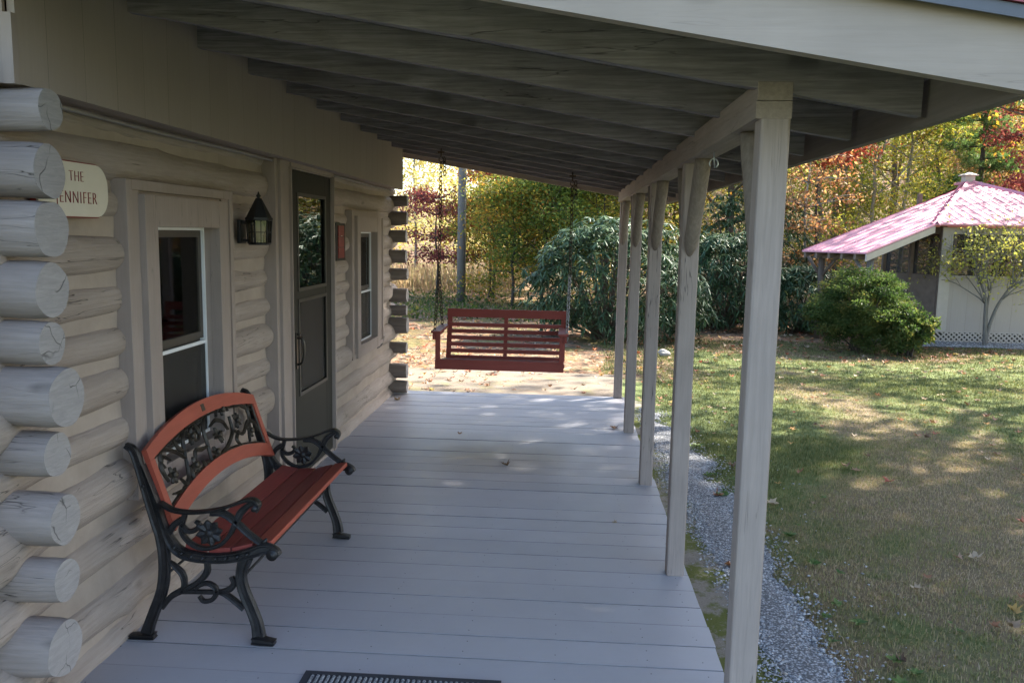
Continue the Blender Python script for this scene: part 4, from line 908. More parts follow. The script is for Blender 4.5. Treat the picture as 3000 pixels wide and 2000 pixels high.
def tree(name, label, cat, x, y, h, cr, tr, pal, n, ls, base=.35, bark='grey', seed=0, group='trees and shrubs of the wood behind the lawn', flat=.75, spread=.35, depth=2, nl=9, up=.15, lean=(0, 0), aspect=.5, z0=None, top=1.0):
    """trunk with limbs carrying clumps of leaves"""
    rnd = random.Random(seed+17); zg = float(gz(np.array([x]), np.array([y]))[0]) if z0 is None else z0
    root = empty(name, (x, y, zg), label, cat, group); out = []; tips = []
    H = h*.82; pts = [Vector((0, 0, -.15))]; rs = [tr*1.35]; m = 9
    for i in range(1, m+1):
        t = i/m; pts.append(Vector((lean[0]*t*h+rnd.gauss(0, .015)*h*t, lean[1]*t*h+rnd.gauss(0, .015)*h*t, H*t))); rs.append(tr*(1-.80*t)+.008)
    out.append((pts, rs))
    for k in range(nl):
        t = base+(top-base)*(k+rnd.random()*.6)/nl; i = min(m-1, int(t*m)); q = pts[i].lerp(pts[i+1], t*m-i); a = k*2.4+rnd.random()
        tt = (t-base)/max(.01, 1-base); prof = cr*(.55+.75*math.sin(math.pi*min(1, .15+tt*.8)))*.72
        limb(q, Vector((math.cos(a), math.sin(a), .25+.7*tt)), prof, max(.012, rs[i]*.5), depth, out, tips, rnd, up)
    mb = MB()
    for p_, r__ in out: mb.tube(p_, r__, 6 if r__[0] < tr*.6 else 10)
    mb.build('trunk', BARK[bark], root)
    T = np.array([p_[:] for p_, d_ in tips]); idx = rng.integers(0, len(T), n); c = T[idx]+rng.normal(size=(n, 3))*np.array([spread, spread, spread*flat*.6])
    D = unit(rng.normal(size=(n, 3))*np.array([1, 1, .6])+np.array([0, 0, -.25])); S = ls*(.6+.8*rng.random(n))
    clt = rng.random(len(T)); ti = np.clip(clt[idx]*.75+rng.random(n)*.35-.05, 0, 1)
    leaves('crown', c, D, S, LM[pal] if isinstance(pal, str) else pal, root, aspect=aspect, tint=ti); return root
def shrub(name, label, cat, x, y, h, rx, ry, pal, n, ls, seed=0, group='trees and shrubs of the wood behind the lawn', bark='dark', stems=9, low=.12, aspect=.42, lumps=26, skirt=0):
    rnd = random.Random(seed+99); zg = float(gz(np.array([x]), np.array([y]))[0]); root = empty(name, (x, y, zg), label, cat, group); mb = MB()
    lc = []
    for k in range(lumps):
        d = Vector((rnd.gauss(0, 1), rnd.gauss(0, 1), (abs(rnd.gauss(0, .9))-.25) if not skirt or k % 3 else rnd.uniform(-1.0, -.3))).normalized(); t = rnd.uniform(.45, .82)*(1.12 if skirt else 1)
        lc.append(Vector((d.x*rx*t, d.y*ry*t, h*.46+d.z*h*.5*t)))
    for k in range(stems):
        q = lc[k % lumps]; mb.tube(smooth_curve([(rnd.gauss(0, rx*.12), rnd.gauss(0, ry*.12), -.1), (q.x*.3+rnd.gauss(0, .05), q.y*.3, q.z*.4), (q.x*.7, q.y*.7+rnd.gauss(0, .05), q.z*.75), tuple(q)], 3), [.022, .005], 6)
    mb.build('stems', BARK[bark], root)
    LC = np.array([q[:] for q in lc]); idx = rng.integers(0, lumps, n); lr = np.array([rnd.uniform(.22, .42)*(.55 if skirt else 1) for _ in lc])
    d = unit(rng.normal(size=(n, 3))); t = (.35+.65*rng.random(n)**.4)*(1+.25*rng.normal(size=n)); sc_ = np.array([rx, ry, h*.5])
    c = LC[idx]+d*t[:, None]*lr[idx][:, None]*sc_*np.array([1.15, 1.15, .55 if skirt else 1]); c[:, 2] = np.maximum(c[:, 2], low*h*rng.random(n)+.02)
    D = unit(d*.35+rng.normal(size=(n, 3))*.9+np.array([0, 0, .15])); clt = rng.random(lumps); ti = np.clip(clt[idx]*.6+rng.random(n)*.45-.05, 0, 1)
    leaves('foliage', c, D, ls*(.6+.8*rng.random(n)), LM[pal], root, aspect=aspect, tint=ti); return root
def rhodo(label, x, y, h, rx, ry, nw, seed, ls=.17):
    rnd = random.Random(seed); zg = float(gz(np.array([x]), np.array([y]))[0]); root = empty('rhododendron', (x, y, zg), label, 'shrub', 'rhododendrons along the wood edge'); mb = MB()
    g = np.random.default_rng(seed); d = unit(g.normal(size=(nw, 3))); d[:, 2] = np.where(d[:, 2] < -.8, -d[:, 2], d[:, 2]); t = .55+.45*g.random(nw)**.5
    t *= 1+.22*(vnoise(d[:, 0]*2.2+9, d[:, 1]*2.2+d[:, 2]*3+4, seed)-.5)*2
    W = np.stack([d[:, 0]*rx*t, d[:, 1]*ry*t, h*.45+d[:, 2]*h*.55*t], 1); W[:, :2] *= np.where(W[:, 2] < h*.3, 1.12, 1.0)[:, None]; W[:, 2] = np.maximum(W[:, 2], .10+.2*g.random(nw))
    for k in range(0, nw, 16):
        q = W[k]; mb.tube(smooth_curve([(q[0]*.1, q[1]*.1, -.1), (q[0]*.35, q[1]*.35, q[2]*.35), (q[0]*.75, q[1]*.75, q[2]*.8), tuple(q)], 3), [.028, .005], 5)
    mb.build('stems', BARK['brown'], root)
    ax = unit(d*.8+np.array([0, 0, .9])+g.normal(size=(nw, 3))*.25); m = 10; Pn = []; Dn = []; Sn = []; Tn = []
    for k in range(m):
        a = 2*np.pi*k/m+g.random(nw); u = unit(np.cross(ax, np.array([.3, .2, .9]))); v_ = np.cross(ax, u); el = g.normal(-.38, .25, nw)+(.35 if k % 2 else 0)
        dd = (u*np.cos(a)[:, None]+v_*np.sin(a)[:, None])*np.cos(el)[:, None]+ax*np.sin(el)[:, None]; dd = unit(dd+np.array([0, 0, -.12]))
        Pn.append(W+dd*.012); Dn.append(dd); Sn.append(ls*(.7+.5*g.random(nw))); Tn.append(np.clip(g.random(nw)*.85, 0, 1)*np.where(g.random(nw) < .985, .88, 1.1))
    Pn, Dn, Sn, Tn = map(np.concatenate, (Pn, Dn, Sn, Tn)); nn = unit(np.array([0, 0, 1.0])+0*Dn); sd_ = unit(np.cross(Dn, nn+g.normal(size=Dn.shape)*.25)); up_ = np.cross(sd_, Dn)
    S = Sn[:, None]; Wd = S*.09; rows = []
    for tt, ww, dr in ((0, .25, 0), (.35, 1, -.02), (.75, .9, -.09), (1, .0, -.17)):
        c = Pn+Dn*S*tt+np.array([0, 0, 1])*S*dr
        rows += [c-sd_*Wd*ww+up_*Wd*-.25*ww, c+up_*Wd*.12, c+sd_*Wd*ww+up_*Wd*-.25*ww]
    v = np.stack(rows, 1).reshape(-1, 3); b = np.arange(len(Pn))*12; fs = []
    for r__ in range(3):
        for c_ in range(2): q = r__*3+c_; fs.append(np.stack([b+q, b+q+1, b+q+4, b+q+3], 1))
    f = np.stack(fs, 1).reshape(-1, 4); o = mesh('foliage', v, f, LM['rhodo'], root, smooth=False); tint_attr(o, Tn, 6); return root

# ================================================================ PLANTS
rhodo('largest rhododendron with drooping leaves, directly behind the far end of the porch', 2.80, 16.3, 2.35, 1.85, 1.1, 1100, 3)
rhodo('rhododendron seen between the porch posts, left of the leafy path gap', 5.55, 18.6, 2.3, 1.35, 1.0, 800, 5)
rhodo('low rhododendron beside the azalea mound and the pavilion posts', 7.15, 18.4, 1.45, .95, .7, 420, 8)
rhodo('tall rhododendron behind the others with a few yellow leaves', 6.6, 21.5, 3.2, 1.6, 1.1, 800, 9)
shrub('azalea_bush', 'round azalea bush with small yellow-green leaves on the lawn edge before the pavilion', 'shrub', 7.45, 15.45, 1.68, 1.0, .85, 'azalea', 52000, .046, 1, 'clipped bushes at the lawn edge', stems=14, lumps=150, low=.02, skirt=1)
shrub('laurel_bush', 'glossy dark green bush growing against the right side of the azalea', 'shrub', 8.12, 15.0, 1.0, .50, .5, 'azalea', 6500, .075, 2, 'clipped bushes at the lawn edge', lumps=70, low=.02, skirt=1)
SH = [('shrub', 'yellow and orange tinged shrub just right of the utility pole', 1432, 26.0, 3.3, 1.1, 'mixed', 11), ('shrub', 'orange-leaved shrub second to the right of the utility pole', 1500, 23.4, 3.4, 1.2, 'mixed', 12),
      ('shrub', 'dark green shrub behind the middle of the porch swing', 1585, 23.0, 3.6, 1.25, 'green', 13), ('shrub', 'yellow-green shrub behind the right chain of the swing', 1665, 23.8, 4.2, 1.35, 'yelgreen', 14),
      ('shrub', 'green shrub rising above the largest rhododendron', 1760, 22.4, 4.3, 1.4, 'green', 15), ('shrub', 'bushy green shrub seen between the farthest posts', 1870, 22.8, 4.2, 1.4, 'mixed', 16)]
for nm, lb, p, y, h, r_c, pal, sd_i in SH:
    tree('understory_shrub', lb, 'shrub', atx(p, y), y, h, r_c*1.15, .045, pal, 12000, .085, .26, 'dark', sd_i, 'shrubs in a belt behind the swing', depth=2, nl=14, spread=.25, flat=1.0)
TR = [ # label, px, Y, h, crown r, trunk r, palette, n, leaf, base, bark, spread, flat
 ('pale gold tree farthest left, blown bright by sunlight', 1215, 40, 13, 4.0, .07, 'pale', 13000, .17, .12, 'grey', .55, .8),
 ('golden tree far behind the utility pole', 1330, 44, 14, 4.4, .08, 'gold', 13000, .18, .10, 'grey', .6, .8),
 ('pale yellow tree far right of the utility pole', 1455, 39, 12, 4.0, .07, 'pale', 12000, .16, .12, 'grey', .5, .8),
 ('yellow-green tree behind the swing chain, deep in the wood', 1560, 34, 11, 3.4, .08, 'yelgreen', 12000, .14, .12, 'grey', .45, .8),
 ('tall green tree over the rhododendron', 1690, 29, 9.5, 3.0, .13, 'green', 14000, .12, .12, 'brown', .40, .8),
 ('green tree glimpsed left of the farthest post', 1800, 27.5, 8.0, 2.6, .10, 'yelgreen', 12000, .11, .15, 'brown', .36, .8),
 ('mixed green and orange tree between the middle posts', 1985, 25.5, 8.0, 2.5, .10, 'mixed', 13000, .10, .12, 'brown', .36, .8),
 ('reddish-brown trunk tree between the two nearest posts', 2122, 24.0, 9.0, 2.4, .14, 'green', 11000, .10, .30, 'brown', .36, .8),
 ('big grey-barked tree behind the left end of the pavilion roof', 2440, 26.5, 19, 5.5, .27, 'mixed', 9000, .16, .50, 'grey', .7, .8),
 ('green and yellow tree above the left slope of the pavilion roof', 2540, 26.0, 7.6, 2.3, .07, 'yelgreen', 15000, .095, .10, 'pale', .34, .8),
 ('deep green tree behind the pavilion roof slope', 2625, 27.5, 8.6, 2.3, .07, 'green', 13000, .10, .12, 'pale', .34, .8),
 ('mixed autumn tree left of the roof cap', 2715, 29, 9.2, 2.5, .08, 'mixed', 12000, .105, .12, 'brown', .36, .8),
 ('yellow-green tree high behind the pines', 2760, 33, 12.5, 3.0, .09, 'yelgreen', 12000, .12, .25, 'pale', .42, .8),
 ('orange and brown tree behind the right slope of the pavilion', 2925, 28, 6.2, 2.3, .08, 'orange', 9000, .10, .12, 'brown', .36, .8),
 ('tall yellow-green tree in the top right corner above the porch eave', 2985, 34, 16, 3.6, .14, 'yelgreen', 14000, .14, .35, 'grey', .5, .8),
 ('shadowy green tree at the back of the slope on the right', 2860, 38, 13, 3.4, .12, 'green', 11000, .15, .12, 'brown', .5, .8),
 ('green tree behind the azalea and the pavilion lean-to', 2380, 25.0, 7.5, 2.3, .09, 'yelgreen', 13000, .09, .10, 'grey', .34, .8),
 ('tree added right of the pavilion roof to shade its left slope, its crown above the frame of the eave', 3052, 21.9, 11.8, 2.5, .11, 'mixed', 8000, .15, .45, 'brown', .45, .8),  # trunk out of view; added so the crown shades the left roof slope
 ('slender yellow-green tree deep in the wood above the pavilion slope', 2590, 36, 12, 3.2, .12, 'yelgreen', 10000, .14, .15, 'brown', .45, .8)]
for k, (lb, p, y, h, cr, tr_, pal, n, ls, bs, bk, spd, fl) in enumerate(TR):
    tree('tree', lb, 'tree', atx(p, y), y, h, cr, tr_, pal, n, ls, bs, bk, 100+k*3, 'trees of the wood', spread=spd, flat=fl, nl=12 if h < 15 else 16)
# dogwoods with leaves in level layers
def dogwood(label, x, y, h, cr, pal, n, seed, layers, tr=.05, ls=.10, bark='dark'):
    rnd = random.Random(seed); zg = float(gz(np.array([x]), np.array([y]))[0]); root = empty('dogwood', (x, y, zg), label, 'tree', 'dogwoods at the wood edge'); mb = MB(); P_ = []
    mb.tube(smooth_curve([(0, 0, -.1), (.05, .03, h*.3), (-.04, 0, h*.6), (.05, .02, h*.95)], 4), [tr, tr*.3], 8)
    for z, reach in layers:
        for k in range(7):
            a = rnd.uniform(0, 2*math.pi); L = reach*rnd.uniform(.6, 1.05); e = (math.cos(a)*L, math.sin(a)*L, z+rnd.uniform(-.08, .15))
            Q = smooth_curve([(0, 0, z-.25*L*.5), (e[0]*.35, e[1]*.35, z-.03), (e[0]*.7, e[1]*.7, e[2]), e], 4); mb.tube(Q, [tr*.38, .005], 5); P_ += [q for q in Q[5:]]
    mb.build('trunk', BARK[bark], root); T = np.array(P_); idx = rng.integers(0, len(T), n); c = T[idx]+rng.normal(size=(n, 3))*np.array([.24, .24, .13])
    D = unit(rng.normal(size=(n, 3))*np.array([1, 1, .3])+np.array([0, 0, -.75])); leaves('crown', c, D, ls*(.6+.8*rng.random(n)), LM[pal], root, aspect=.5, upbias=.2); return root
dogwood('purple-leaved dogwood with level layers left of the utility pole', atx(1275, 26), 26.0, 3.3, 1.5, 'purple', 4200, 1, [(1.35, 1.5), (2.0, 1.2), (2.75, 1.4), (3.2, .8)])
dogwood('red dogwood with level layers right of the utility pole', atx(1440, 26), 26.0, 4.0, 1.4, 'red', 4200, 2, [(2.4, .9), (2.95, 1.2), (3.9, .9)])
dogwood('orange-leaved dogwood in front of the big grey trunk', atx(2345, 21.5), 21.5, 4.6, 1.3, 'orange', 2300, 3, [(1.6, .8), (2.4, 1.1), (3.0, 1.2), (3.6, 1.2), (4.1, 1.1)], bark='pale')
dogwood('dark red dogwood just below the porch eave', atx(2375, 22.8), 22.8, 5.3, 1.6, 'red', 3600, 4, [(4.3, 1.3), (4.75, 1.3), (5.1, 1.0)])
dogwood('purple-red dogwood at the right edge above the pavilion', atx(3010, 22.5), 22.5, 6.4, 1.9, 'purple', 6500, 5, [(3.6, 1.0), (4.3, 1.6), (4.9, 1.7), (5.5, 1.6), (6.1, 1.3)], tr=.08)
dogwood('small red dogwood between the two nearest posts', atx(2180, 25), 25.0, 4.6, 1.1, 'red', 1200, 6, [(3.7, .9), (4.2, .9)])
# white pine
def pine(label, x, y, h, cr, seed, tr=.12):
    rnd = random.Random(seed); zg = float(gz(np.array([x]), np.array([y]))[0]); root = empty('pine_tree', (x, y, zg), label, 'tree', 'pines behind the pavilion'); mb = MB(); P_ = []; D_ = []
    mb.tube([(0, 0, -.2), (.03, 0, h*.5), (0, 0, h)], [tr, .02], 8); z = h*.22
    while z < h*.97:
        L = cr*(1-(z/h)**1.6)+.25
        for k in range(5):
            a = rnd.uniform(0, 6.28); l_ = L*rnd.uniform(.6, 1.1); e = Vector((math.cos(a)*l_, math.sin(a)*l_, z+rnd.uniform(-.1, .3))); Q = smooth_curve([(0, 0, z), (e.x*.5, e.y*.5, z+.02), tuple(e)], 5); mb.tube(Q, [.022, .004], 5)
            for q in Q[3:]:
                for _ in range(3): P_.append((q[0]+rnd.gauss(0, .14), q[1]+rnd.gauss(0, .14), q[2]+rnd.gauss(0, .06)))
        z += rnd.uniform(.28, .42)
    mb.build('trunk', BARK['dark'], root); T = np.array(P_); m = 26; c = np.repeat(T, m, 0); D = unit(rng.normal(size=(len(c), 3))+np.array([0, 0, .55])); leaves('crown', c, D, .13*(.8+.5*rng.random(len(c))), LM['pine'], root, aspect=.07, upbias=0)
pine('feathery pine with light green needles above the pavilion cap', atx(2835, 25), 25.0, 8.6, 1.7, 3)
pine('second pine, thinner and farther back, right of the pavilion cap', atx(2905, 30), 30.0, 9.5, 1.6, 6)
# tall trees beside the lawn, outside this view, that shade the porch and lawn
SHL = leafmat('leaves_shade', [(.10, .12, .04), (.16, .17, .06), (.30, .24, .10), (.36, .20, .09)], .2)
for k, (x, y, h, cr, n_, lb) in enumerate([(15.6, 15.6, 17, 5.2, 3600, 'shade tree standing beyond the right side of the pavilion'), (12.6, 11.6, 16, 5.6, 26000, 'broad shade tree beside the lawn in front of the pavilion'), (11.4, 6.2, 14, 5.2, 26000, 'shade tree beside the lawn level with the porch posts'),
        (17.5, 9.0, 17, 5.0, 4500, 'shade tree far out beside the lawn'), (10.4, 1.4, 13, 4.4, 12000, 'shade tree beside the lawn opposite the porch steps'), (17.0, 4.0, 15, 5.0, 8000, 'shade tree behind the one opposite the porch steps')]):
    tree('shade_tree', lb, 'tree', x, y, h, cr, .22, SHL, n_, .27, .42, 'grey', 300+k, 'shade trees beside the lawn', spread=.8, nl=18)
# far wood filling the slope
n = 70000; yy = 34+rng.random(n)**.8*34; xx = -14+rng.random(n)*66
xx = np.where(rng.random(n) < .25, xx, 6+rng.random(n)*38); hh = 8.5*fbm(xx*.28, yy*.28, 61)*2-1.6; zz = gz(xx, yy)+rng.random(n)*np.clip(hh, .4, 12)
D = unit(rng.normal(size=(n, 3))); fw = leaves('far_wood', np.stack([xx, yy, zz], 1), D, .24*(.6+.8*rng.random(n)), leafmat('leaves_far_wood', [(.06, .10, .025), (.16, .22, .045), (.36, .38, .08), (.50, .42, .12), (.14, .20, .05), (.42, .26, .12), (.40, .42, .10)], .5), None, tint=np.clip(fbm(xx*.35, yy*.35, 71)*1.5-.25+rng.normal(size=n)*.16, 0, 1), label='distant autumn wood filling the slope behind the trees', kind='stuff', category='wood')
mb = MB(); rnd_ = random.Random(4)
for k in range(45):
    x = rnd_.uniform(9, 40); y = rnd_.uniform(34, 66); z = float(gz(np.array([x]), np.array([y]))[0]); h = rnd_.uniform(6, 12); r0 = rnd_.uniform(.06, .16); mb.tube([(x, y, z-.2), (x+rnd_.gauss(0, .2), y, z+h*.5), (x+rnd_.gauss(0, .4), y, z+h)], [r0, .02], 6)
mb.build('distant_trunks', BARK['brown'], None, kind='stuff', label='bare trunks standing in the distant wood')
# weeds and ground cover at the wood edge, tall dry grass on the left
n = 15000; xx = -9+rng.random(n)*19; yy = 18.6+rng.random(n)**1.5*7; keep = fbm(xx*.8, yy*.8, 81) > .46; xx, yy = xx[keep], yy[keep]; n = len(xx)
leaves('ground_cover', np.stack([xx, yy, gz(xx, yy)+rng.random(n)*.28], 1), unit(rng.normal(size=(n, 3))+np.array([0, 0, .8])), .09*(.6+.8*rng.random(n)), LM['azalea'], None, label='low leafy weeds and ivy along the wood edge', kind='stuff', category='ground cover')
n = 9000; xx = -11+rng.random(n)*11.5; yy = 27+rng.random(n)*10
leaves('dry_grass', np.stack([xx, yy, gz(xx, yy)], 1), unit(rng.normal(size=(n, 3))*.3+np.array([0, 0, 1])), .8*(.4+.7*rng.random(n)), leafmat('dry_stalks', [(.30, .20, .13), (.45, .33, .22), (.30, .27, .12)], .3), None, aspect=.03, upbias=0, label='tall dry grass beyond the driveway', kind='stuff', category='grass')

# ---------------------------------------------------------------- grass blades, gravel stones, fallen leaves
def inside_path(x, y): return x < np.interp(y, [1, 3.0, 4, 5, 6.5, 8.2, 9.1, 9.7, 10.2], [3.46, 3.38, 3.32, 3.31, 3.28, 3.22, 3.06, 2.9, 2.6])+(fbm(y*1.9, y*0+7, 35)-.5)*.34
def blades(n, x0, x1, y0, y1, L, W, seed, pw=1.0):
    g = np.random.default_rng(seed); x = x0+g.random(n)*(x1-x0); y = y0+g.random(n)**pw*(y1-y0); ok = ~inside_path(x, y) & ~((y > 9.3) & (y < 12.1) & (x < 3.1)) & ~((y > 16.3) & (x > 8.4))
    ok &= (x-1.915)/np.maximum(y, .1) < .62; ok &= g.random(n) < (.35+.9*fbm(x*3, y*3, 91)); x, y = x[ok], y[ok]; n = len(x); p_ = patch(x, y)
    t = np.clip(p_*.75+g.normal(size=n)*.22+.08, 0, 1); d = unit(g.normal(size=(n, 3))*np.array([1, 1, .15])); s_ = L*(.5+.9*g.random(n))*(1-.2*p_)
    lean = g.random(n)*.75+.25*p_; b = np.stack([x, y, gz(x, y)-.002], 1); sdv = unit(np.cross(d, np.array([0, 0, 1.0]))); w_ = (W*(.6+.8*g.random(n)))[:, None]
    mid = b+np.array([0, 0, 1.0])*(s_*.55)[:, None]+d*(s_*lean*.3)[:, None]; tip = b+np.array([0, 0, 1.0])*(s_*(1-.5*lean))[:, None]+d*(s_*lean*.95)[:, None]
    v = np.stack([b-sdv*w_, b+sdv*w_, mid+sdv*w_*.7, mid-sdv*w_*.7, tip], 1).reshape(-1, 3); k = np.arange(n)*5
    f = np.concatenate([np.stack([k, k+1, k+2], 1), np.stack([k, k+2, k+3], 1), np.stack([k+3, k+2, k+4], 1)], 0); return v, f, np.tile(t, 3)
GM = leafmat('grass_blades', [(.10, .125, .045), (.18, .195, .075), (.28, .27, .125), (.36, .28, .16), (.46, .36, .25)], .3, .6, .2)
parts = [blades(150000, 2.9, 7.5, 2.2, 8.5, .036, .0024, 1), blades(90000, 2.6, 10, 7.0, 12.5, .036, .0034, 2), blades(60000, 2.2, 12.5, 11, 16.6, .040, .005, 3), blades(9000, -6, 4, 12.2, 15, .04, .005, 4)]
o_ = 0; vs, fs, ts = [], [], []
for v, f, t in parts: vs.append(v); fs.append(f+o_); ts.append(t); o_ += len(v)
gro = mesh('grass', np.concatenate(vs), np.concatenate(fs), GM, None, kind='stuff', label='short patchy lawn grass, green and straw coloured', category='grass')
gro.data.attributes.new('tint', 'FLOAT', 'FACE').data.foreach_set('value', np.concatenate(ts).astype(np.float32))
def stones(n, x0, x1, y0, y1, r0, r1, seed, test=None, pw=1.0):
    g = np.random.default_rng(seed); x = x0+g.random(n)*(x1-x0); y = y0+g.random(n)**pw*(y1-y0)
    if test is not None: ok = test(x, y, g); x, y = x[ok], y[ok]
    n = len(x); r = r0+(r1-r0)*g.random(n)**2; c = np.stack([x, y, gz(x, y)+.014+r*.25], 1)
    base = np.array([(1, 0, 0), (-1, 0, 0), (0, 1, 0), (0, -1, 0), (0, 0, 1), (0, 0, -1.0)]); v = c[:, None, :]+base[None]*(r[:, None, None])*(.6+.7*g.random((n, 6, 1)))*np.array([1.1, 1, .7])+g.normal(size=(n, 6, 3))*r[:, None, None]*.18
    F_ = np.array([(0, 2, 4), (2, 1, 4), (1, 3, 4), (3, 0, 4), (2, 0, 5), (1, 2, 5), (3, 1, 5), (0, 3, 5)]); f = (np.arange(n)*6)[:, None, None]+F_[None]; return v.reshape(-1, 3), f.reshape(-1, 3), np.repeat(g.random(n), 8)
def tpath(x, y, g): e = np.interp(y, [1, 3.0, 4, 5, 6.5, 8.2, 9.1, 9.7], [3.46, 3.38, 3.32, 3.31, 3.28, 3.22, 3.06, 2.9])+(fbm(y*1.9, y*0+7, 35)-.5)*.34; l_ = np.interp(y, [1, 4, 5.4, 6.4, 8.2], [2.95, 2.98, 2.92, 2.85, 2.88]); return ((x < e+.10*g.normal(size=len(x))) & (x > l_-.12*g.random(len(x)))) | (g.random(len(x)) < .006)
S1 = stones(60000, 2.66, 3.95, 2.4, 9.6, .004, .012, 5, tpath, 1.3); S2 = stones(2500, 8.4, 13.5, 16.35, 17.2, .008, .02, 6)
s = NT('gravel_stones'); at_ = s.n('Attribute', attribute_name='tint'); s.set(s.ramp(at_.outputs['Fac'], [(0, (.18, .185, .195)), (.5, (.36, .37, .385)), (.85, (.52, .52, .53)), (1, (.40, .34, .27))]), .8, spec=.3)
go = mesh('gravel', np.concatenate([S1[0], S2[0]]), np.concatenate([S1[1], S2[1]+len(S1[0])]), s.m, None, kind='stuff', label='loose blue-grey gravel stones on the path', category='gravel')
go.data.attributes.new('tint', 'FLOAT', 'FACE').data.foreach_set('value', np.concatenate([S1[2], S2[2]]).astype(np.float32))
LOBE = [(0, -.5), (.10, -.28), (.42, -.30), (.26, -.08), (.55, .16), (.22, .14), (.16, .30), (0, .58), (-.16, .30), (-.22, .14), (-.55, .16), (-.26, -.08), (-.42, -.30), (-.10, -.28)]
def maple_verts(size, curl, g):
    L = np.array(LOBE); z = curl*(np.abs(L[:, 0])**1.5)*1.2+curl*.6*np.abs(L[:, 1])**2+g.normal(size=len(L))*.06*curl*2; return np.concatenate([np.stack([L[:, 0], L[:, 1], z], 1), [[0, 0, -.01]]])*size
def leaf_scatter(n, fx, seed, smin=.05, smax=.10):
    g = np.random.default_rng(seed); x, y, z = fx(g, n); n = len(x); m = len(LOBE)+1; vs = np.empty((n, m, 3)); 
    for i in range(n):
        q = maple_verts(smin+(smax-smin)*g.random(), .35+.6*g.random(), g); a = g.random()*6.28; ca, sa = math.cos(a), math.sin(a); tx = g.normal()*.25
        X_ = q[:, 0]*ca-q[:, 1]*sa; Y_ = q[:, 0]*sa+q[:, 1]*ca; vs[i, :, 0] = X_+x[i]; vs[i, :, 1] = Y_+y[i]; vs[i, :, 2] = q[:, 2]-q[:, 2].min()+z[i]+.012+abs(tx*X_)
    k = len(LOBE); F_ = np.array([(j, (j+1) % k, k) for j in range(k)]); f = (np.arange(n)*m)[:, None, None]+F_[None]; return vs.reshape(-1, 3), f.reshape(-1, 3), np.repeat(g.random(n), k)
def fx_lawn(g, n): x = 3.3+g.random(n)*9.5; y = 2.6+g.random(n)**.7*13; ok = (x-1.9)/y < .6; x, y = x[ok], y[ok]; return x, y, gz(x, y)+.012
def fx_drive(g, n): x = -4+g.random(n)*8; y = 9.4+g.random(n)*4.6; ok = g.random(n) < np.where(x < 1.0, 1.0, .35)*(.3+fbm(x, y, 5)); x, y = x[ok], y[ok]; return x, y, gz(x, y)+.008
def fx_wood(g, n): x = -8+g.random(n)*20; y = 13.2+g.random(n)*12; ok = (g.random(n) < np.clip((y-12.8+.0*x)/3, 0, 1)) & ~((x > 8.6) & (y > 16) & (y < 22)); x, y = x[ok], y[ok]; return x, y, gz(x, y)
A1, A2, A3 = leaf_scatter(420, fx_lawn, 1), leaf_scatter(1500, fx_drive, 2, .05, .09), leaf_scatter(3600, fx_wood, 3, .06, .12)
LFM = leafmat('fallen_leaf_colours', [(.11, .07, .045), (.24, .15, .09), (.34, .14, .07), (.32, .23, .15), (.50, .40, .28), (.35, .07, .04), (.45, .34, .10)], .15, .7)
lf = mesh('fallen_leaves', np.concatenate([A1[0], A2[0], A3[0]]), np.concatenate([A1[1], A2[1]+len(A1[0]), A3[1]+len(A1[0])+len(A2[0])]), LFM, None, kind='stuff', label='dry brown and red leaves scattered over lawn, drive and wood floor', category='leaves')
lf.data.attributes.new('tint', 'FLOAT', 'FACE').data.foreach_set('value', np.concatenate([A1[2], A2[2], A3[2]]).astype(np.float32))
# single leaves one can point at
g_ = np.random.default_rng(9)
for (x, y, z, sz, t, lb) in [(2.43, 7.55, 0, .085, .45, 'tan leaf lying against the foot of the second post from the far end'), (1.50, 6.20, 0, .075, .15, 'brown curled leaf alone on the middle of the porch deck'), (1.02, 7.15, 0, .05, .2, 'tiny brown leaf near the deck middle, behind the larger curled one'),
    (.16, 8.55, 0, .08, .55, 'rust leaf against the log wall near the far window'), (3.02, 4.95, GZ+.012, .11, .4, 'pinkish tan leaf on the sandy strip right of the second post'), (3.18, 6.35, GZ+.02, .09, .3, 'rust brown leaf on the gravel path'),
    (2.28, 5.0, 0, .035, .6, 'small orange leaf scrap on the deck by the second post'), (4.6, 5.2, GZ+.035, .10, .62, 'pale upturned leaf on the straw-coloured turf'), (4.35, 4.25, GZ+.035, .09, .5, 'light tan leaf on the lawn nearest the path bend')]:
    q = maple_verts(sz, .9, g_); q[:, 2] -= q[:, 2].min()-.002; k = len(LOBE); f = np.array([(j, (j+1) % k, k) for j in range(k)]); a = g_.random()*6.28; rm = np.array([[math.cos(a), -math.sin(a), 0], [math.sin(a), math.cos(a), 0], [0, 0, 1]])
    o = mesh('maple_leaf', q@rm.T, f, LFM, None, label=lb, category='leaf', group='single fallen leaves'); o.location = (x, y, z); o.data.attributes.new('tint', 'FLOAT', 'FACE').data.foreach_set('value', np.full(k, t, np.float32))
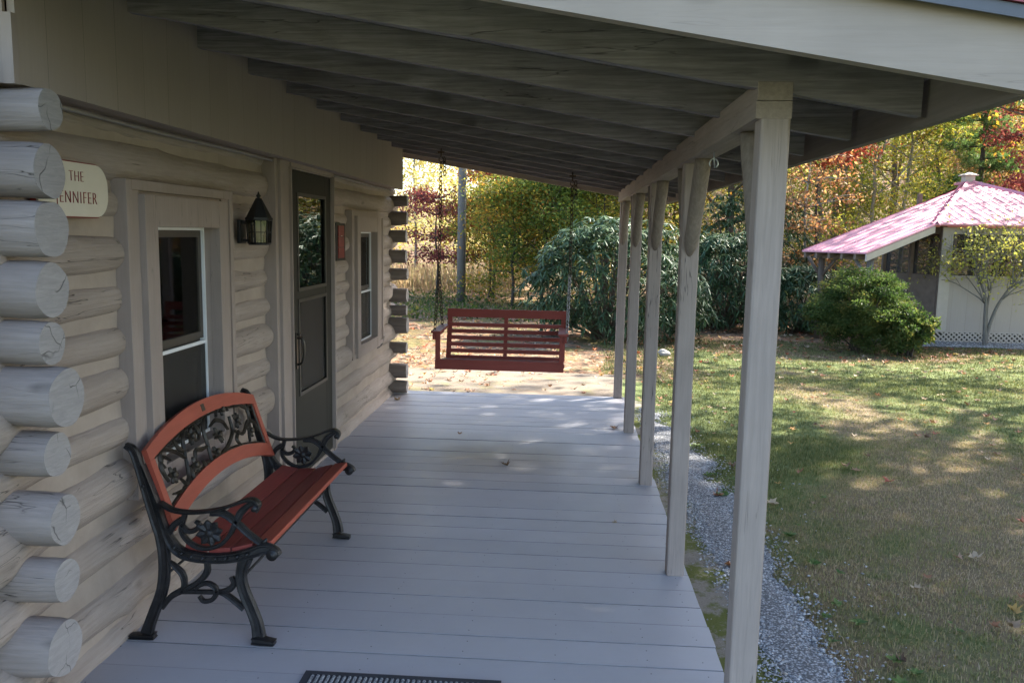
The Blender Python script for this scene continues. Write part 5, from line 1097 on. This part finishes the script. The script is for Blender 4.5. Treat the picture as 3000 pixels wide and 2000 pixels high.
# broad-leaved weeds along the path edge
g_ = np.random.default_rng(44); wx, wy = [], []
for k in range(34): wy.append(2.8+g_.random()*5.2); wx.append(np.interp(wy[-1], [2, 4, 6, 8], [3.5, 3.38, 3.3, 3.2])+abs(g_.normal())*.35-.08)
Pn, Dn, Sn = [], [], []
for x, y in zip(wx, wy):
    m = g_.integers(6, 12); a = g_.random()*6.28; sz = .022+.035*g_.random()
    for q in range(m): t = a+q*6.28/m+g_.normal()*.2; Pn.append((x, y, GZ+.022)); Dn.append((math.cos(t), math.sin(t), .25+.3*g_.random())); Sn.append(sz*(.7+.6*g_.random()))
leaves('weeds', np.array(Pn), unit(np.array(Dn)), np.array(Sn), leafmat('weed_leaves', [(.06, .12, .03), (.12, .19, .05), (.18, .23, .07)], .25), None, aspect=.5, upbias=3, label='low broad-leaved weeds along the gravel edge', kind='stuff', category='weeds')
# pale stone
bm = bmesh.new(); bmesh.ops.create_icosphere(bm, subdivisions=3, radius=.085)
for v in bm.verts: n_ = mnoise.noise(v.co*9); v.co = Vector((v.co.x*1.2, v.co.y*.9, v.co.z*.8))*(1+.6*n_); v.co.z = max(v.co.z, -.06)
mb = MB(); mb.bm(bm, 0, False); o = mb.build('stone', M['rock'], None, label='pale stone at the foot of the largest rhododendron', category='stone'); o.location = (3.67, 14.1, GZ+.06)
# utility pole
up_ = empty('utility_pole', (-1.13, 24.2, GZ), 'weathered grey utility pole standing alone beyond the driveway', 'pole'); mb = MB(); mb.tube([(0, 0, -.3), (0, 0, 3), (.02, 0, 6), (.03, 0, 9.5)], [.135, .10], 16); mb.build('shaft', M['pole'], up_)
mb = MB(); mb.tube([(.125, -.03, -.1), (.115, -.03, 4), (.10, -.03, 9)], .012, 6); mb.build('ground_wire', M['steel'], up_)

# ================================================================ PAVILION
AP = Vector((11.41, 20.3, 3.2)); E1 = Vector((9.3, 16.9, 2.13)); GB = -.03
gaz = empty('pavilion', (11.4, 19.5, GZ), 'screened garden pavilion with pinkish red metal roof, cream board walls and lattice skirt', 'pavilion')
def roof_panel(E, e, m, slope, smax, lo, hi, name='roof_panel', pitch=.19):
    """corrugated panel: E eave corner, e along the eave, m up-slope (horizontal unit), lo/hi(s) horizontal distances up the slope"""
    ss = []; s0 = 0.0
    while s0 < smax: ss += [(s0, 0), (s0+pitch*.70, 0), (s0+pitch*.78, .012), (s0+pitch*.90, .012)]; s0 += pitch
    ss = [(min(a, smax), b) for a, b in ss]+[(smax, 0)]; vs = []; fs = []
    for (a, b) in ss:
        for t in (lo(a), max(lo(a)+.001, hi(a))): p = E+e*a+m*t; vs.append((p.x, p.y, E.z+slope*t+b+.03))
    n0 = len(vs)
    for (a, b) in ss:
        for t in (lo(a), max(lo(a)+.001, hi(a))): p = E+e*a+m*t; vs.append((p.x, p.y, E.z+slope*t))
    for i in range(len(ss)-1): fs += [(2*i, 2*i+2, 2*i+3, 2*i+1), (n0+2*i, n0+2*i+1, n0+2*i+3, n0+2*i+2), (2*i, n0+2*i, n0+2*i+2, 2*i+2)]
    fs += [(0, 1, n0+1, n0), (2*len(ss)-2, n0+2*len(ss)-2, n0+2*len(ss)-1, 2*len(ss)-1)]
    mb = MB(); mb.add(vs, fs, 0); return mb.build(name, M['redroof2'], gaz)
s = NT('sheen_pink_roof'); c = s.mix(s.noise(s.coord((1, 1, 1), world=True), 1.5, 4), (.47, .185, .25), (.54, .24, .31)); s.bump(s.noise(s.coord((1, 1, 1), world=True), 3, 2), .15, .01); M['redroof2'] = s.set(c, .48, .15, .8)  # red metal lightened toward pink; its bright sheen is put into the colour
M['redroof'].node_tree.nodes['Principled BSDF'].inputs['Roughness'].default_value = .36
ux = Vector((1, 0, 0)); uy = Vector((0, 1, 0)); eL = Vector((-.5, .866, 0)); mL = Vector((.866, .5, 0)); eR = Vector((.5, .866, 0)); mR = Vector((-.866, .5, 0))
fl = roof_panel(E1, eL, mL, 1.07/3.53, 1.61, lambda s_: -1.93, lambda s_: 3.53*s_/1.89)
roof_panel(E1, ux, uy, 1.07/3.4, 4.22, lambda s_: 0, lambda s_: 3.4*(s_/2.11 if s_ < 2.11 else (4.22-s_)/2.11))
E2 = Vector((13.52, 16.9, 2.13)); roof_panel(E2, eR, mR, 1.07/3.53, 1.85, lambda s_: 0, lambda s_: 3.53*s_/1.89)
E0 = E1+eL*1.61; E3 = E2+eR*1.85; BL = Vector((10.7, 23.6, 2.13)); BR_ = Vector((13.9, 23.4, 2.13))
for (a, b) in ((BL, E0), (E3, BR_), (BR_, BL)): mb = MB(); mb.add([tuple(a), tuple(b), tuple(AP), (a.x, a.y, a.z-.03), (b.x, b.y, b.z-.03), (AP.x, AP.y, AP.z-.03)], [(0, 1, 2), (5, 4, 3), (0, 3, 4, 1)]); mb.build('roof_panel', M['redroof2'], gaz)
def capstrip(a, b, w_=.06, lift=.035):
    d = (b-a); n_ = Vector((-d.y, d.x, 0)).normalized(); mb = MB(); L = d.length; k = int(L/.16)
    A = [a+n_*w_, a+Vector((0, 0, .05)), a-n_*w_]; B = [b+n_*w_, b+Vector((0, 0, .05)), b-n_*w_]; v = [(p.x, p.y, p.z+lift-(.03 if i != 1 else 0)) for i, p in enumerate(A)]+[(p.x, p.y, p.z+lift-(.03 if i != 1 else 0)) for i, p in enumerate(B)]
    mb.add(v+[(x, y, z-.02) for x, y, z in v], [(0, 1, 4, 3), (1, 2, 5, 4), (9, 10, 7, 6), (10, 11, 8, 7), (0, 3, 9, 6), (2, 8, 11, 5), (0, 6, 7, 1), (1, 7, 8, 2), (3, 4, 10, 9), (4, 5, 11, 10)])
    for i in range(k):
        t = (i+.2)/k; p = a.lerp(b, t); 
        for s_ in (1,): q = p+n_*s_*(w_+.045); mb.box((q.x-.02, q.y-.035, q.z+.005), (q.x+.02, q.y+.035, q.z+.040))
    mb.build('ridge_cap', M['redroof2'], gaz)
capstrip(E1, AP); capstrip(E2, AP)
mb = MB(); mb.box((AP.x-.22, AP.y-.22, 3.15), (AP.x+.22, AP.y+.22, 3.21), bev=.01); cp_ = mb.build('cupola_base', M['redroof2'], gaz)
mb = MB(); mb.box((AP.x-.11, AP.y-.11, 3.21), (AP.x+.11, AP.y+.11, 3.36), bev=.005); mb.build('cupola', M['gaztrim'], gaz)
mb = MB(); mb.add([(AP.x-.165, AP.y-.165, 3.36), (AP.x+.165, AP.y-.165, 3.36), (AP.x+.165, AP.y+.165, 3.36), (AP.x-.165, AP.y+.165, 3.36), (AP.x-.165, AP.y-.165, 3.38), (AP.x+.165, AP.y-.165, 3.38), (AP.x+.165, AP.y+.165, 3.38), (AP.x-.165, AP.y+.165, 3.38), (AP.x, AP.y, 3.45)], [(3, 2, 1, 0), (0, 1, 5, 4), (1, 2, 6, 5), (2, 3, 7, 6), (3, 0, 4, 7), (4, 5, 8), (5, 6, 8), (6, 7, 8), (7, 4, 8)]); mb.build('cupola_cap', M['gaztrim'], gaz)
WZ = 2.10; W1 = Vector((9.62, 17.3, 0)); W2 = Vector((13.2, 17.3, 0)); W0 = W1+eL*1.35; W3 = W2+eR*1.35; W4 = Vector((10.6, 22.6, 0)); W5 = Vector((13.5, 22.4, 0))
def wallseg(a, b, z0, z1, th, mat, name, ext=0.0):
    d = (b-a).normalized(); n_ = Vector((d.y, -d.x, 0)); a = a-d*ext; b = b+d*ext; v = [(p.x+n_.x*o_, p.y+n_.y*o_, z) for z in (z0, z1) for (p, o_) in ((a, th/2), (b, th/2), (b, -th/2), (a, -th/2))]
    mb = MB(); mb.add(v, [(3, 2, 1, 0), (4, 5, 6, 7), (0, 1, 5, 4), (1, 2, 6, 5), (2, 3, 7, 6), (3, 0, 4, 7)]); return mb.build(name, mat, gaz)
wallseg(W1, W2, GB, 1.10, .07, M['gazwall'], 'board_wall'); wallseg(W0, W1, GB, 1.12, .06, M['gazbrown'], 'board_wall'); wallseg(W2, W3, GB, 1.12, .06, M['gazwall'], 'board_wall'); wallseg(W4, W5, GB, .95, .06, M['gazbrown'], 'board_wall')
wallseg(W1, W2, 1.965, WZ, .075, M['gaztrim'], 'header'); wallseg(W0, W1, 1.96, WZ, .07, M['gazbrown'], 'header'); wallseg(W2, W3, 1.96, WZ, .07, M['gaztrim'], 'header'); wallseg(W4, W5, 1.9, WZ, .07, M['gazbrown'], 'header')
wallseg(W1+Vector((0, -.045, 0)), W2+Vector((0, -.045, 0)), 1.08, 1.125, .02, M['gaztrim'], 'sill')
mb = MB(); mb.box((9.585, 17.245, GB), (9.80, 17.262, 1.08)); mb.box((9.585, 17.2445, 1.08), (9.80, 17.2615, WZ)); mb.build('corner_board', M['gaztrim'], gaz)
for x in (9.86, 10.72, 11.55, 12.4): mb = MB(); mb.box((x-.025, 17.27, 1.101), (x+.025, 17.33, 1.964)); mb.build('mullion', M['gazbrown'], gaz)
for p in (W1, W2, W0, W3, W4, W5, (W0+W1)/2+Vector((0, .0, 0))): mb = MB(); mb.box((p.x-.05, p.y-.03, GB), (p.x+.05, p.y+.07, WZ+.02)); mb.build('wall_post', M['gazbrown'], gaz)
for x in (10.1, 11.4, 12.6): mb = MB(); mb.box((x, 19.8, GB), (x+.09, 19.89, 2.9)); mb.build('interior_post', M['gazbrown'], gaz)
wallseg(W1+Vector((.1, .0, 0)), W2, 1.101, 1.964, .004, M['screen'], 'insect_screen'); wallseg(W0, W1, 1.121, 1.959, .004, M['screen'], 'insect_screen')
mb = MB(); mb.add([(W1.x, W1.y, GB), (W2.x, W2.y, GB), (W3.x, W3.y, GB), (W5.x, W5.y, GB), (W4.x, W4.y, GB), (W0.x, W0.y, GB)], [(0, 1, 2, 3, 4, 5)]); mb.build('floor', M['gazbrown'], gaz)
mb = MB(); x = 9.62
mb.box((9.62, 17.255, GB-.012), (13.2, 17.275, GB+.004)); mb.box((9.62, 17.255, GZ+.005), (13.2, 17.275, GZ+.02))
while x < 13.2:
    for sgn in (1, -1):
        a = (x, 17.262+.006*sgn, GZ+.01); b = (x+.22*sgn, 17.262+.006*sgn, GB-.005); d = Vector(b)-Vector(a); n_ = Vector((-d.z, 0, d.x)).normalized()*.016
        mb.add([(a[0]-n_.x, a[1], a[2]-n_.z), (a[0]+n_.x, a[1], a[2]+n_.z), (b[0]+n_.x, b[1], b[2]+n_.z), (b[0]-n_.x, b[1], b[2]-n_.z), (a[0]-n_.x, a[1]-.005, a[2]-n_.z), (a[0]+n_.x, a[1]-.005, a[2]+n_.z), (b[0]+n_.x, b[1]-.005, b[2]+n_.z), (b[0]-n_.x, b[1]-.005, b[2]-n_.z)], [(0, 1, 2, 3), (7, 6, 5, 4), (0, 4, 5, 1), (1, 5, 6, 2), (2, 6, 7, 3), (3, 7, 4, 0)])
    x += .105
mb.build('lattice_skirt', M['gaztrim'], gaz)
mb = MB(); mb.box((9.7, 17.5, GZ), (13.1, 17.55, GB)); mb.build('skirt_backing', M['darkgap'], gaz)
# lean-to: rake board, rafter tails, posts with braces
def board(a, b, w_, h_, mat, name):
    a, b = Vector(a), Vector(b); d = (b-a); n_ = Vector((-d.y, d.x, 0)).normalized()*w_/2; mb = MB(); v = []
    for z in (-h_, 0): v += [tuple(a+n_+Vector((0, 0, z))), tuple(b+n_+Vector((0, 0, z))), tuple(b-n_+Vector((0, 0, z))), tuple(a-n_+Vector((0, 0, z)))]
    mb.add(v, [(0, 1, 2, 3), (7, 6, 5, 4), (0, 4, 5, 1), (1, 5, 6, 2), (2, 6, 7, 3), (3, 7, 4, 0)]); return mb.build(name, mat, gaz)
sl_ = 1.07/3.53
def rp(s_, t): p = E1+eL*s_+mL*t; return Vector((p.x, p.y, E1.z+sl_*t-.012))
board(rp(.02, -1.92), rp(.02, -.03), .03, .13, M['gaztrim'], 'lean_to_rake_board')
for s_ in (.3, .62, .94, 1.26, 1.56): board(rp(s_, -1.9), rp(s_, 0), .05, .11, M['gazbrown'], 'lean_to_rafter')
board(rp(.1, -1.55)-Vector((0, 0, .115)), rp(1.6, -1.55)-Vector((0, 0, .115)), .09, .11, M['gazbrown'], 'lean_to_beam')
for s_, m_ in ((.22, 'grey'), (1.42, 'brown')):
    p = rp(s_, -1.55); mb = MB(); mb.tube([(p.x, p.y, GZ-.1), (p.x, p.y, .7), (p.x, p.y, p.z-.2)], .065, 12); mb.build('lean_to_post', BARK[m_], gaz)
    for sg_ in ((-1, 1) if s_ > 1 else (1,)):
        q = rp(s_+.38*sg_*(-1 if s_ > 1 else 1), -1.55); mb = MB(); mb.tube([(p.x, p.y, p.z-.62), (q.x, q.y, p.z-.2)], .035, 8); mb.build('lean_to_brace', BARK[m_], gaz)
bake0(gaz)
# young tree before the pavilion wall
yt = empty('young_tree', (10.35, 16.75, GZ), 'young multi-stemmed tree with pale bark and sparse yellow-green leaves before the pavilion wall', 'tree')
rnd = random.Random(12); out = []; tips = []
def stem(pts, r0, r1): out.append(([Vector(p) for p in smooth_curve(pts, 5)], [r0, r1]))
stem([(0, 0, -.1), (0, 0, .12), (-.03, 0, .5), (-.06, 0, .95), (-.16, .02, 1.25)], .05, .022); stem([(.02, 0, .05), (.05, 0, .35), (.16, 0, .75), (.28, 0, 1.0), (.42, .03, 1.2)], .042, .022); stem([(.0, 0, .4), (-.0, .03, .8), (.06, .05, 1.25)], .032, .020)
for (q, a0, cnt) in (((-.16, .02, 1.22), 2.2, 5), ((.42, .03, 1.18), .4, 5), ((.06, .05, 1.22), 1.4, 4), ((-.06, 0, .85), 3.0, 4), ((.24, 0, .92), 0.1, 4), ((0.0, 0, 1.1), 1.6, 3)):
    for k in range(cnt): d = Vector((math.cos(a0+rnd.uniform(-.9, .9)), rnd.uniform(-.8, .8), rnd.uniform(.7, 1.5))); limb(Vector(q), d, rnd.uniform(.55, 1.05), .014, 2, out, tips, rnd, .2, .5, (3, 4), .003)
mb = MB()
for p_, r__ in out: mb.tube(p_, r__, 7)
mb.build('trunk', wood('spotted_grey_bark', (.19, .175, .155), 'Z', crack=.3, knots=.9, bumpd=.006, var=.55), yt)
T = np.array([p_[:] for p_, d_ in tips]); n = 6500; n = 2900; c = T[rng.integers(0, len(T), n)]+rng.normal(size=(n, 3))*.075
leaves('crown', c, unit(rng.normal(size=(n, 3))+np.array([0, 0, -.1])), .062*(.6+.7*rng.random(n)), leafmat('young_leaves', [(.28, .32, .06), (.46, .46, .10), (.58, .52, .14), (.36, .34, .06)], .45), yt, aspect=.6)
